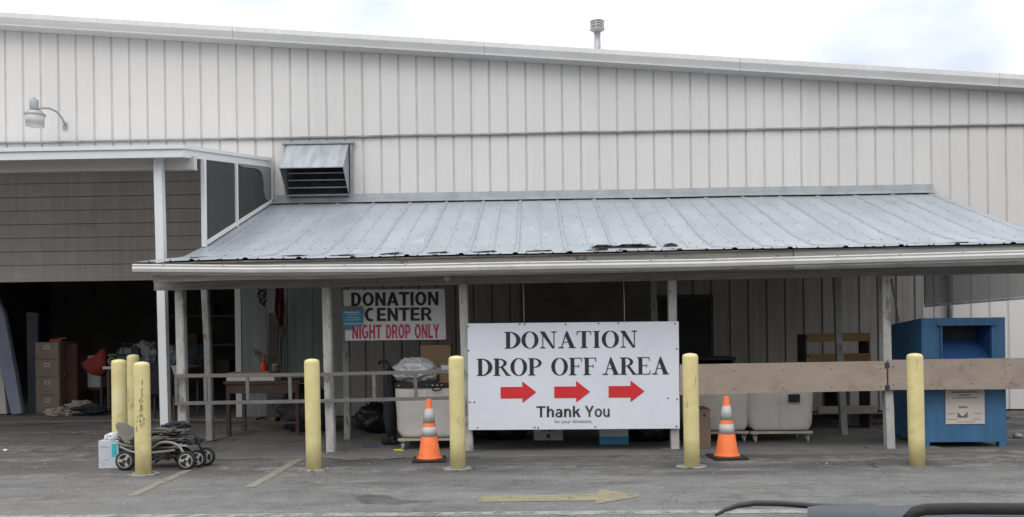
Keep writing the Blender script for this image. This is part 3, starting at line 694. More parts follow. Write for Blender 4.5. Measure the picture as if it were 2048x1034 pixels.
# header beam
h0 = at(313, 560, 10.03); h1 = at(2048, 523, 10.03); X1 = SXR
mb = MB(); zl = at(330, 557, 10.03).z; zr = at(2000, 522, 10.03).z; lo = .145
xs_ = [h0.x, -2.4, -.78, 1.66, 4.2, X1]
for i in range(5):
    a, b = xs_[i] + (.003 if i else 0), xs_[i + 1]; za = zl + (zr - zl) * (a - xs_[0]) / (X1 - xs_[0]); zb_ = zl + (zr - zl) * (b - xs_[0]) / (X1 - xs_[0]); yo = .004 * (i % 2)
    mb._add([(a, 9.96 - yo, za), (b, 9.96 - yo, zb_), (b, 9.96 - yo, zb_ - lo), (a, 9.96 - yo, za - lo), (a, 10.0, za), (b, 10.0, zb_), (b, 10.0, zb_ - lo), (a, 10.0, za - lo)], [(0, 1, 2, 3), (4, 7, 6, 5), (0, 4, 5, 1), (3, 2, 6, 7), (0, 3, 7, 4), (1, 5, 6, 2)])
mb.build('header_beam', oldwood, shed)
mb = MB(); mb.box(SXL + .1, X1, 11.31, 11.35, 2.30, 2.44); mb.build('inner_beam', darkwood, shed)
def post(pts, Y, wd, ztop_, mat=oldwhite, name='post', par=None, dp=None):
    q = [at(a, b, Y) for a, b in pts]; q = [Vector((p.x, Y, p.z)) for p in q]
    q[0].z = ztop_; q[-1].z = 0.012
    mb = MB(); s = wd / 2; e = (dp or wd) / 2; rings = []
    fine = []
    for a, b in zip(q, q[1:]):
        for i in range(5): fine.append(a.lerp(b, i / 5))
    fine.append(q[-1])
    for p in fine:
        j = .004 * noise.noise(Vector((p.x * 9, p.z * 3, Y)))
        rings.append([mb.b.verts.new((p.x + dx + j, p.y + dy, p.z)) for dx, dy in ((-s, -e), (s - .012, -e), (s, -e + .012), (s, e), (-s, e))])
    for a, b in zip(rings, rings[1:]):
        for k in range(5): mb.b.faces.new((a[k], a[(k + 1) % 5], b[(k + 1) % 5], b[k]))
    mb.b.faces.new(rings[0]); mb.b.faces.new(rings[-1][::-1])
    return mb.build(name, mat, par or shed)
for pts in ([(360, 560), (364, 720), (369, 905)], [(653, 553), (657, 720), (663, 912)], [(925, 545), (931, 720), (939, 910)], [(1343, 535), (1346, 700), (1350, 908)], [(1769, 530), (1772, 700), (1780, 906)]):
    o = post(pts, 10.06, .098, 2.23)
for pts in ([(408, 575), (416, 690), (421, 887)], [(690, 590), (693, 700), (696, 884)], [(1306, 560), (1310, 700), (1316, 872)], [(1672, 560), (1678, 700), (1688, 866)]):
    post(pts, 11.33, .085, 2.43, M('peeling_grey_paint', (.27, .27, .26), .85, var=.2, scale=8, bump=.4, stain=[((.10, .09, .08), .60, 6, .05, (3, 3, .8))]))
# concrete pads under the front posts
for px, py in ((663, 914), (941, 909), (1351, 910), (1781, 908)):
    g = G(px, py); mb = MB()
    poly = [(g.x + (.12 + .03 * noise.noise(Vector((a, px, 0)))) * math.cos(a), 10.06 + .10 * math.sin(a)) for a in [k * math.pi / 7 for k in range(14)]]
    mb.prism(poly, lambda a, b, t_: (a, b, t_), .003, .03); mb.build('footing', concrete, shed)
# round ceiling lamp at the header
p = at(895, 556, 9.99)
t = thing('bulkhead_light', 'small round pale lamp fixed to the shed header beam', 'lamp', (p.x, 9.955, p.z))
mb = MB(); mb.lathe([(.045, 0), (.045, -.015), (.03, -.02)], 16, ax='y'); mb.build('base', alu, t)
mb = MB(); mb.lathe([(.038, -.02), (.036, -.04), (.02, -.058), (.005, -.062)], 16, ax='y'); mb.build('globe', lens, t)

# torn roofing scraps on the eave
for i, (px, py, s, lab) in enumerate(((1208, 498, .15, 'small black scrap of roofing felt at the left of the torn patch'), (1268, 494, .27, 'largest torn black roofing scrap lying near the eave'), (1343, 493, .09, 'small curled dark roofing scrap at the right of the torn patch'))):
    p = at(px, py, 9.75); mb = MB(); n = 14; x0 = p.x; zb = roofz(9.75, p.x) + .03; top = []; bot = []
    for k in range(n):
        a = 2 * math.pi * k / n; r = s * (1 + .35 * noise.noise(Vector((k * 1.3, i * 5, 0))))
        x, y = r * math.cos(a), r * .55 * math.sin(a)
        top.append((x, y, .02 + .15 * y + .02 * noise.noise(Vector((k, i, 3))))); bot.append((x * .97, y * .97, top[-1][2] - .012))
    mb._add(top + bot, [tuple(range(n)), tuple(range(n, 2 * n))[::-1]] + [(k, (k + 1) % n, n + (k + 1) % n, n + k) for k in range(n)])
    mb.lump((0, .02, .03), (s * .7, s * .35, .02), .6, 3, i, sub=3)
    o = mb.build('roofing_scrap', debris_m, None, (x0, 9.80, zb)); tag(o, lab, 'roofing scrap', 'scraps of torn roofing on the eave')
p = at(1072, 466, 10.4); mb = MB(); mb.lump((0, 0, 0), (.03, .02, .006), .5, 2, 3, sub=2)
tag(mb.build('dead_leaf', darkcard, None, (p.x, 10.6, roofz(10.6, p.x) + .012)), 'single brown leaf lying on the galvanised roof', 'leaf')

# ================================================================ LOUVRED VENT HOOD
va = at(570, 288, YW); vb = at(708, 402, YW)
t = thing('exhaust_vent_hood', 'galvanised hooded exhaust vent with louvres mounted above the shed roof', 'vent', (va.x, YW, vb.z))
Wv = vb.x - va.x; Hv = va.z - vb.z
mb = MB()
mb.box(-.03, Wv + .03, -.10, -.023, Hv - .03, Hv + .02, .004); mb.box(.0, .045, -.07, -.023, 0, Hv - .032); mb.box(Wv - .045, Wv, -.07, -.023, 0, Hv - .032); mb.box(.045, Wv - .045, -.075, -.023, 0, .05)
mb.mi = 1; mb.box(.046, Wv - .046, -.03, -.026, .05, Hv - .04)
mb.build('frame', [galv_trim, debris_m], t)
d = .55; zf_ = at(640, 334, YW - d).z - vb.z
xl = at(565, 334, YW - d).x - va.x; xr_ = at(690, 334, YW - d).x - va.x
mb = MB(); th = .004
mb._add([(.06, -.07, Hv - .03), (Wv - .06, -.07, Hv - .03), (Wv - .06, -d, zf_), (.06, -d, zf_)], [(0, 1, 2, 3)])
for x in (.06, Wv - .06): mb._add([(x, -.07, Hv - .03), (x, -d, zf_), (x, -.07, .03)], [(0, 1, 2)])
mb.box(.058, Wv - .058, -d - .006, -d + .004, zf_ - .012, zf_ + .003)
o = mb.build('hood', M('hood_sheet', (.33, .355, .38), .38, .3, var=.28, scale=2.2, bump=.05, squash=(4, .6, .6)), t)
for k in range(4):
    z = at(640, (346, 360, 375, 390)[k], YW - .14).z - vb.z; mb = MB(); m_ = Matrix.Translation((0, -.10, z)) @ Matrix.Rotation(R(9), 4, 'X')
    mb.box(.075, Wv - .075, -.06, .06, -.003, .003, 0, m_); mb.box(.075, Wv - .075, -.066, -.058, -.003, .016, 0, m_); mb.build('louvre', galv_dk, t)

# ================================================================ ENTRANCE CANOPY
can = thing('entrance_canopy', 'flat white canopy on slim posts over the big storage opening', 'canopy', (0, 0, 0))
YC = 10.55
c1 = at(367, 289, YC); c2 = at(545, 317, YW - .03); CX = c1.x
mb = MB(); zt1, zt2 = c1.z, c2.z
def slab(x0, x1, dz0, dz1, yi=0, name='roof_slab', mat=whitep):
    mb = MB(); v = []
    for y, z in ((YC + yi, zt1 + (zt2 - zt1) * yi / (YW - YC)), (YW - .05, zt2)):
        for x in (x0, x1):
            for dz_ in (dz0, dz1): v.append((x, y, z + dz_))
    mb._add(v, [(0, 1, 3, 2), (4, 6, 7, 5), (0, 4, 5, 1), (2, 3, 7, 6), (0, 2, 6, 4), (1, 5, 7, 3)]); return mb.build(name, mat, can)
slab(-13.2, CX, -.05, 0, 0, 'roof_slab'); slab(-13.18, CX - .02, -.155, -.053, .02, 'fascia')
mb = MB(); y = YC + .3; zb = at(200, 342, 10.85).z
bx = SP_ = SXL + .055
mb.box(-13.1, bx, 10.84, 10.94, zb, zt1 - .115 + .03); mb.build('front_beam', M('beam_paint', (.50, .49, .48), .5, var=.05, scale=2, bump=.02), can)
q = at(318, 330, 10.79); q2 = at(333, 880, 10.79)
mb = MB(); mb.bar((q.x, 10.785, zt1 - .10), (q2.x, 10.785, .005), .105, .10, .006); mb.build('corner_post', whitep, can)
SP = SXL + .03
for (px, Y, wd) in ((406, 11.22, .055), (481, 12.45, .055), (541, YW - .09, .05)):
    a = at(px, 330, Y); z1 = zt1 + (zt2 - zt1) * (Y - YC) / (YW - YC) - .156
    mb = MB(); mb.box(SP - wd / 2, SP + wd / 2, Y - .03, Y + .03, roofz(Y, SP) + .0, z1, .003); mb.build('side_post', whitep, can)
mb = MB(); mb.bar((SP, 11.26, roofz(11.26, SP) + .045), (SP, YW - .06, roofz(YW - .06, SP) + .055), .05, .05, .003, up=(0, 0, 1)); mb.build('sill_rail', whitep, can)
zz1 = lambda Y: zt1 + (zt2 - zt1) * (Y - YC) / (YW - YC) - .16
for (ya, yb) in ((11.26, 12.41), (12.49, YW - .13)):
    mb = MB(); mb.prism([(ya, roofz(ya, SP) + .07), (yb, roofz(yb, SP) + .075), (yb, zz1(yb)), (ya, zz1(ya))], lambda a, b, t_: (SP + t_, a, b), -.003, .001)
    mb.build('screen_panel', screen, can)
# grey surround with a rounded corner in the bay nearest the wall
def atX(px, py, X):
    d = ray(px, py); q = Vector((0, 0, CAM_H)) + d * (X / d.x); return (q.y, q.z)
yb = YW - .125
inner = [atX(a, b, SP) for a, b in ((485, 334), (504, 336), (514, 338), (520, 343), (524, 351), (526, 365), (527, 385), (530, 397), (536, 404))]
mb = MB(); outer = [(yb, roofz(yb, SP) + .11), (yb, zz1(yb)), (12.49, zz1(12.49))]
mb.prism(inner + outer, lambda a, b, t_: (SP + t_, a, b), .004, .014); mb.build('corner_panel', greypanel, can)

# ================================================================ SIGNS
YB = 9.97
s0 = at(934, 647, YB); s1 = at(1357, 644, YB); s2 = at(1359, 857, YB); s3 = at(937, 860, YB)
t = thing('donation_banner', 'large white banner reading DONATION DROP OFF AREA with three red arrows', 'sign', (s3.x, YB, s3.z))
Wb = ((s1.x - s0.x) + (s2.x - s3.x)) / 2; Hb = s0.z - s3.z; sh = .0
t.rotation_euler = (0, -math.atan2(s2.z - s3.z, s2.x - s3.x), 0)
mb = MB(); nx = 24; nz_ = 12
f = [[mb.b.verts.new((Wb * i / nx, -.004 * 0 + 0, Hb * j / nz_)) for j in range(nz_ + 1)] for i in range(nx + 1)]
for i in range(nx):
    for j in range(nz_): mb.b.faces.new((f[i][j], f[i + 1][j], f[i + 1][j + 1], f[i][j + 1]))
mb.box(0, Wb, .001, .006, 0, Hb)
mb.build('banner_sheet', vinyl, t)
K = Wb / 424.0   # metres per photo pixel on the banner
bx_ = lambda px: (px - 934.5) * K
bz_ = lambda py: Hb - (py - 645.5) / 213.0 * Hb
mb = MB(); put_serif(mb, 'DONATION', bx_(1008), bx_(1277), bz_(696.5), bz_(663), -.004); mb.build('lettering', ink, t); mb = MB(); put_serif(mb, 'DROP', bx_(951.5), bx_(1085), bz_(750.5), bz_(716), -.004)
mb.build('lettering', ink, t); mb = MB(); put_serif(mb, 'OFF', bx_(1102), bx_(1194), bz_(750.5), bz_(716), -.004)
mb.build('lettering', ink, t); mb = MB(); put_serif(mb, 'AREA', bx_(1205), bx_(1338), bz_(750.5), bz_(716), -.004)
mb.build('lettering', ink, t)
mb = MB(); put_serif(mb, 'Thank', bx_(1072), bx_(1160), bz_(834), bz_(812), -.004, PLAIN); mb.build('lettering', ink, t); mb = MB(); put_serif(mb, 'You', bx_(1169), bx_(1220), bz_(834), bz_(812), -.004, PLAIN); mb.build('lettering', M('ink_charcoal', (.06, .06, .062), .6, bump=0), t)
mb = MB(); put_text(mb, 'for your donations.', bx_(1108), bx_(1184), bz_(848), bz_(839), -.004, .0); mb.build('lettering', inkgrey, t)
for a in (1000, 1108, 1217):
    mb = MB(); pl = [(a, 773), (a + 44, 773), (a + 44, 762), (a + 72, 784), (a + 44, 805), (a + 44, 796), (a, 796)]
    mb.prism([(bx_(p), bz_(q)) for p, q in pl], lambda a_, b_, t_: (a_, t_, b_), -.004, -.0035); mb.build('red_arrow', inkred, t)
mb = MB()
for p, q in ((937, 651), (1040, 648), (1132, 649), (1198, 648), (1238, 648), (1351, 650), (1354, 700), (936, 700), (1354, 800), (1336, 798), (938, 803), (947, 803), (953, 854), (1068, 854), (1190, 854), (1352, 854), (1050, 648), (1075, 855)):
    mb = MB(); mb.lathe([(.009, 0), (.009, -.003), (.004, -.005)], 10, (bx_(p), -.002, bz_(q)), 'y'); mb.build('grommet', ink, t)
# cords that hold the banner's top edge
for px, lab in ((1046, 'thin white cord hanging above the left half of the banner'), (1247, 'thin white cord hanging above the right half of the banner')):
    a = at(px, 562, YB + .03); b = at(px + 2, 646, YB + .03); mb = MB(); mb.tube([Vector((0, 0, 0)), (b - a) * .5 + Vector((.003, 0, 0)), b - a], .004, 6)
    tag(mb.build('cord', offwhite, None, a), lab, 'cord', 'cords holding up the banner')

YN = 10.75
n0 = at(687, 580, YN); n1 = at(890, 579, YN); n2 = at(892, 679, YN); n3 = at(691, 681, YN)
t = thing('night_drop_sign', 'white board reading DONATION CENTER NIGHT DROP ONLY hanging inside the shed', 'sign', (n3.x, YN, n3.z))
Wn = n2.x - n3.x; Hn = n0.z - n3.z; t.rotation_euler = (0, -math.atan2(n2.z - n3.z, Wn), 0)
mb = MB(); mb.prism([(0, 0), (Wn, 0), (Wn - .012, Hn), (-.022, Hn)], lambda a, b, t_: (a, t_, b), 0, .008); mb.build('sign_board', signp, t)
nx_ = lambda px: (px - 690) / 202.0 * Wn
nzz = lambda py: (680 - py) / 101.0 * Hn
mb = MB(); put_sans(mb, 'DONATION', nx_(701), nx_(879), nzz(611.5), nzz(584.5), -.003); mb.build('lettering', ink, t); mb = MB(); put_sans(mb, 'CENTER', nx_(729), nx_(865), nzz(642), nzz(615.5), -.003); mb.build('lettering', ink, t)
mb = MB(); put_sans(mb, 'NIGHT', nx_(703), nx_(763), nzz(677), nzz(649), -.003); mb.build('lettering', inkcrim, t); mb = MB(); put_sans(mb, 'DROP', nx_(771), nx_(821), nzz(677), nzz(649), -.003); mb.build('lettering', inkcrim, t); mb = MB(); put_sans(mb, 'ONLY', nx_(829), nx_(879), nzz(677), nzz(649), -.003); mb.build('lettering', inkcrim, t)
mb = MB()
for p, q in ((693, 676), (889, 583), (889, 675), (732, 582), (785, 582), (838, 582), (738, 677), (888, 627)): mb = MB(); mb.lathe([(.006, 0), (.006, -.003), (.003, -.004)], 8, (nx_(p), -.001, nzz(q)), 'y'); mb.build('screw', ink, t)
for px in (720, 860):
    mb = MB(); mb.cyl((nx_(px), .006, Hn - .02), (nx_(px), .006, Hn + .28), .004, n=6); mb.build('hanger_wire', seam_m, t)
# blue card taped over the corner
e0 = at(684, 614, YN - .03); t = thing('blue_notice', 'small blue notice with white print taped over the night drop sign', 'notice', (e0.x, YN - .02, at(684, 657, YN - .02).z))
px_ = lambda p: at(p, 630, YN - .02).x - e0.x
pz_ = lambda q: at(700, q, YN - .02).z - at(700, 657, YN - .02).z
mb = MB(); mb.prism([(px_(687), pz_(653)), (px_(724), pz_(652)), (px_(729), pz_(620)), (px_(684), pz_(620))], lambda a, b, t_: (a, t_, b), -.004, 0); mb.build('card', bluecard, t)
mb = MB(); mb.prism([(px_(685), pz_(619.5)), (px_(727), pz_(619.5)), (px_(726), pz_(613)), (px_(686), pz_(613))], lambda a, b, t_: (a, t_, b), -.003, 0); mb.build('tape', greycloth, t); mb = MB()
mb.prism([(px_(689), pz_(660)), (px_(705), pz_(660)), (px_(705), pz_(653.4)), (px_(688), pz_(653.4))], lambda a, b, t_: (a, t_, b), -.003, 0); mb.build('tape', greycloth, t)
mb = MB()
for y_, a, b, hh in ((625, 689, 719, 3.0), (629.8, 696, 718, 1.5), (635, 695, 720, 1.6), (640, 691, 722, 1.0), (647.5, 688, 723, 1.6)):
    x = a
    while x < b:
        wd = random.uniform(2, 5) if hh > 1.4 else b - a; mb.prism([(px_(x), pz_(y_ + hh / 2)), (px_(min(b, x + wd)), pz_(y_ + hh / 2)), (px_(min(b, x + wd)), pz_(y_ - hh / 2)), (px_(x), pz_(y_ - hh / 2))], lambda a_, b_, t_: (a_, t_, b_), -.007, -.005); x += wd + .8
mb.build('print', whiteprint, t)

# ================================================================ BOLLARDS
def bollard(px, base_y, top_y, Y, rad, lab, pad=True, lean=0):
    g = at(px, base_y, Y); g.z = 0; zt = at(px, top_y, Y).z
    t = thing('bollard', lab, 'bollard', (g.x, Y, 0), random.uniform(0, 6), 'yellow bollards in front of the shed')
    mb = MB(); mb.lathe([(rad, -.03), (rad, .3), (rad * 1.003, .6), (rad, zt - .03), (rad * .97, zt - .012), (rad * .8, zt + .004), (rad * .4, zt + .012), (.005, zt + .015)], 32); mb.build('pipe', yellow, t)
    if pad:
        mb = MB(); n = 22; poly = [((rad + .06 + .05 * noise.noise(Vector((k * .9, px, 1)))) * math.cos(2 * math.pi * k / n) * 1.15, (rad + .05 + .05 * noise.noise(Vector((k * .9, px, 1)))) * math.sin(2 * math.pi * k / n)) for k in range(n)]
        mb.prism(poly, lambda a, b, t_: (a, b, t_), .002, .014); mb.build('footing', M('pale_cement', (.31, .30, .28), .9, var=.3, scale=12, bump=.5, stain=[((.08, .08, .08), .52, 12, .05)]), t)
    t.rotation_euler = (0, lean, 0)
    return t
G0 = bollard(287, 944, 726, 8.70, .080, 'yellow bollard with black marker scribble beside the folded stroller', lean=-.006)
bollard(240, 903, 721, 9.40, .079, 'yellow bollard behind the white box, leftmost of all', False)
bollard(268, 860, 711, 10.9, .076, 'yellow bollard farthest back, between two nearer ones', False)
bollard(628, 940, 720, 8.90, .080, 'yellow bollard in front of the horizontal ladder, left of the orange cone', lean=-.008)
bollard(916, 937, 714, 8.90, .081, 'yellow bollard at the left edge of the large banner', lean=-.004)
bollard(1384, 935, 709, 8.90, .081, 'yellow bollard at the right edge of the large banner', lean=-.004)
bollard(1834, 932, 709, 8.90, .080, 'yellow bollard standing before the blue donation bin', False, lean=-.008)
# marker scribble on the front left bollard
mb = MB(); rr = .0815
def onc(u, z): a = -H_ + u / .08 - G0.rotation_euler.z; return Vector((rr * math.cos(a), rr * math.sin(a), z))
for col, u0_, z0_, z1_ in ((0, .030, .60, 1.00), (1, .012, .55, .80), (2, -.018, .55, .64), (3, .045, .52, .60), (4, -.030, .46, .52), (5, .02, .50, .58)):
    z = z0_
    pts = []; x = 0
    while z < z1_:
        pts.append(onc(u0_ + random.uniform(-.010, .010) + (z - z0_) * .02, z)); z += random.uniform(.004, .012)
        if random.random() < .10 and len(pts) > 2: mb.tube(pts, .0026, 4); pts = []; z += .012
    if len(pts) > 2: mb.tube(pts, .0026, 4)
mb.build('marker_scribble', ink, G0)

# ================================================================ CONES
def cone(px, py, lab):
    g = G(px, py)
    t = thing('traffic_cone', lab, 'traffic cone', g, .1, 'orange traffic cones between the bollards')
    Hc = .69
    rad = lambda z: .130 + (.028 - .130) * z / Hc
    def sleeve(z0, z1, nm, mt, e=0):
        mb = MB(); mb.lathe([(rad(z0) + e - .006, z0 - .0005)] * 1 + [(rad(z0) + e, z0), (rad(z1) + e, z1), (rad(z1) - .006, z1 + .0005)], 32); return mb.build(nm, mt, t)
    mb = MB(); mb.lathe([(.150, .028), (.140, .045), (rad(.06), .06), (rad(Hc - .01), Hc - .01), (.024, Hc)], 32); mb.build('cone_body', orange, t)
    sleeve(.276, .381, 'reflective_band', reflect, .002); sleeve(.426, .583, 'reflective_band', reflect, .002)
    mb = MB(); mb.box(-.185, .185, -.185, .185, 0, .028, .008)
    mb.build('rubber_base', rubber, t); return t
cone(859, 921, 'orange traffic cone in front of the white laundry cart'); cone(1454, 916, 'orange traffic cone to the right of the banner, below the plank')

# ================================================================ HORIZONTAL LADDER
Yl = 9.95
t = thing('wooden_ladder', 'old grey ladder fixed sideways along the shed posts as a railing', 'ladder', (at(352, 750, Yl).x, Yl, at(352, 750, Yl).z))
o_ = t.location.copy()
def lad(a, b, wx, nm, dy=0):
    mb = MB(); p = at(*a, Yl) - o_; q = at(*b, Yl) - o_; p.y += dy; q.y += dy; mb.bar(p, q, wx, .028, .004); mb.build(nm, ladder_m, t)
lad((350, 752), (640, 749), .042, 'side_rail'); lad((641, 749), (930, 742), .041, 'side_rail')
lad((350, 807), (640, 802), .042, 'side_rail'); lad((641, 802), (930, 795), .041, 'side_rail')
for px in (353, 411, 495, 580, 664, 748, 831, 905):
    yy = 751 - (px - 352) * .016; lad((px - .5, yy + 4), (px + .8, yy + 52), .040, 'rung', .003)

# ================================================================ BARRIER BOARDS
for (pa, pb, m_, lab) in (((1360, 729, 790), (1774, 722, 781), board_m, 'tan plywood board nailed between banner and shed post as a barrier'),
                          ((1777, 720, 780), (2110, 715, 778), board2_m, 'stained greyish board nailed across in front of the blue bin')):
    a = at(pa[0], pa[1], 9.95); a2 = at(pa[0], pa[2], 9.95); b = at(pb[0], pb[1], 9.95); b2 = at(pb[0], pb[2], 9.95)
    mb = MB(); o = Vector((a2.x, 9.985, a2.z)); n = 14; top = []; 
    for i in range(n + 1):
        f_ = i / n; top.append((a.lerp(b, f_) - o, a2.lerp(b2, f_) - o, .004 * noise.noise(Vector((i * .7, 3, 1)))))
    vs = []
    for tp, bt, e in top: vs += [(tp.x, -.028, tp.z + e), (bt.x, -.028, bt.z + e), (tp.x, 0, tp.z + e), (bt.x, 0, bt.z + e)]
    fs = [(0, 1, 3, 2), (4 * n, 4 * n + 2, 4 * n + 3, 4 * n + 1)]
    for i in range(n): j = 4 * i; fs += [(j, j + 4, j + 5, j + 1), (j + 2, j + 3, j + 7, j + 6), (j, j + 2, j + 6, j + 4), (j + 1, j + 5, j + 7, j + 3)]
    mb._add(vs, fs); mb.mi = 1
    for i in range(5):
        x = (b.x - a.x) * (.03 + .94 * i / 4); zt_ = (b.z - a.z) * (.03 + .94 * i / 4)
        for dz_ in (.06, .27): mb.lathe([(.007, -.0275), (.007, -.030), (.003, -.031)], 8, (x, 0, dz_ + zt_), 'y')
    o2 = mb.build('barrier_board', [m_, ink], None, o); tag(o2, lab, 'board', 'barrier boards on the shed posts')
p = at(1776, 722, 9.94)
mb = MB(); 
for dz_ in (-.05, -.31): mb.box(-.03, .02, -.006, 0, dz_ - .03, dz_ + .03)
mb.box(-.006, .006, -.004, 0, -.33, 0)
tag(mb.build('metal_strap', debris_m, None, (p.x, 9.955, p.z)), 'rusty dark joint strap where the two barrier boards meet', 'bracket')

# ================================================================ BLUE DONATION BIN
YBn = 10.15
a = at(1846, 885, YBn); b = at(2013, 885, YBn); zt = at(1900, 636, YBn).z; zb = at(1900, 884, YBn).z
Wd = b.x - a.x; D = .86
t = thing('donation_bin', 'big blue steel clothing donation bin with paper notice on its front', 'donation bin', (a.x, YBn, 0), 0)
t2 = zt; zk = zt - .075
# front opening
ox0 = at(1882, 660, YBn).x - a.x; ox1 = at(1981, 660, YBn).x - a.x; oz0 = at(1900, 718, YBn).z; oz1 = at(1900, 651, YBn).z
mb = MB()
mb.box(0, ox0, 0, .012, zb, zt); mb.box(ox1, Wd, 0, .012, zb, zt); mb.box(ox0, ox1, 0, .012, oz1, zt); mb.box(ox0, ox1, 0, .012, zb, oz0)
mb._add([(0, .012, zb), (0, D, zb), (0, D, zk), (0, .012, zt)], [(0, 1, 2, 3)]); mb._add([(Wd, .012, zb), (Wd, D, zb), (Wd, D, zk), (Wd, .012, zt)], [(0, 1, 2, 3)])
mb._add([(0, D, zb), (Wd, D, zb), (Wd, D, zk), (0, D, zk)], [(0, 1, 2, 3)])
mb._add([(0, .012, zb), (Wd, .012, zb), (Wd, D, zb), (0, D, zb)], [(0, 1, 2, 3)])
mb._add([(-.004, -.003, zt + .001), (Wd + .004, -.003, zt + .001), (Wd + .004, D, zk + .002), (-.004, D, zk + .002)], [(0, 1, 2, 3)])
mb.box(.02, .035, -.004, .0, zb, zt); mb.box(0, Wd, -.006, -.001, (zb + zt) / 2 - .27, (zb + zt) / 2 - .25)
mb.build('body', binblue, t)
mb = MB(); mb._add([(ox0, .012, oz0), (ox1, .012, oz0), (ox1, .34, oz1 - .16), (ox0, .34, oz1 - .16), (ox0, .34, oz1), (ox1, .34, oz1), (ox0, .012, oz1), (ox1, .012, oz1)],
        [(0, 1, 2, 3), (0, 3, 4, 6), (1, 7, 5, 2), (4, 5, 7, 6)]); mb.mi = 1; mb._add([(ox0, .34, oz1 - .16), (ox1, .34, oz1 - .16), (ox1, .34, oz1), (ox0, .34, oz1)], [(0, 1, 2, 3)]); mb.build('chute', [binblue_dk, debris_m], t)
mb = MB(); mb.box(ox0 - .05, ox1 + .06, -.05, -.001, oz1, oz1 + .012); mb.box(ox0 - .012, ox0, -.03, 0, oz0, oz1); mb.box(ox1, ox1 + .012, -.03, 0, oz0, oz1); mb.build('hood_lip', binblue, t)
for x in (.0, Wd - .08):
    for y in (.0, D - .08): mb = MB(); mb.box(x, x + .08, y + .002, y + .08, 0, zb - .001); mb.build('foot', binblue, t)
nx0 = at(1890, 800, YBn).x - a.x; nx1 = at(1968, 800, YBn).x - a.x; nz0 = at(1900, 848, YBn).z; nz1 = at(1900, 774, YBn).z
mb = MB(); mb.box(nx0, nx1, -.012, -.007, nz0, nz1); pn = mb.build('paper_notice', paper, t)
mb = MB(); Wp = nx1 - nx0
for y_, x0, x1, hh in ((.92, .12, .90, .010), (.84, .16, .86, .016), (.76, .34, .64, .016), (.69, .18, .82, .014), (.43, .34, .56, .022), (.27, .06, .24, .008), (.27, .74, .92, .008), (.12, .04, .28, .008), (.12, .70, .92, .008), (.05, .30, .76, .006)):
    x = x0
    while x < x1:
        wd = random.uniform(.025, .07); e = min(x + wd, x1); mb.box(nx0 + Wp * x, nx0 + Wp * e, -.0135, -.0125, nz0 + y_ * (nz1 - nz0), nz0 + y_ * (nz1 - nz0) + hh); x += wd + .014
X0_ = nx0 + Wp * .30; X1_ = nx0 + Wp * .56; Z0_ = nz0 + .17 * (nz1 - nz0); Z1_ = nz0 + .33 * (nz1 - nz0)
mb.prism([(X0_, Z0_), (X1_, Z0_), (X1_, Z1_), (X0_ + (X1_ - X0_) * .6, Z0_ + .022), (X0_ + (X1_ - X0_) * .4, Z0_ + .022), (X0_, Z1_)], lambda a_, b_, t_: (a_, t_, b_), -.0135, -.0125)
mb.build('print', inkgrey, pn)
# grey hazy sheet with dark bottom bar hanging at the right end of the shed
q0 = at(1850, 612, 12.2); q1 = at(2075, 594, 12.2)
t = thing('hanging_sheet', 'grey translucent sheet with a dark bottom bar at the shed end above the bin', 'sheet', (q0.x, 12.2, q0.z))
mb = MB(); d_ = q1 - q0; mb.bar((0, 0, 0), d_, .035, .035, .004); mb.bar((.0, 0, .02), (.0, 0, .75), .02, .03); mb.build('frame_bar', seam_m, t)
mb = MB(); mb.prism([(.01, .02), (d_.x, d_.z + .02), (d_.x, .85), (.01, .72)], lambda a_, b_, t_: (a_, t_, b_), -.002, .002); mb.build('plastic_sheet', M('dirty_plastic', (.17, .17, .165), .6, var=.08, scale=2, bump=.04, alpha=.62), t)

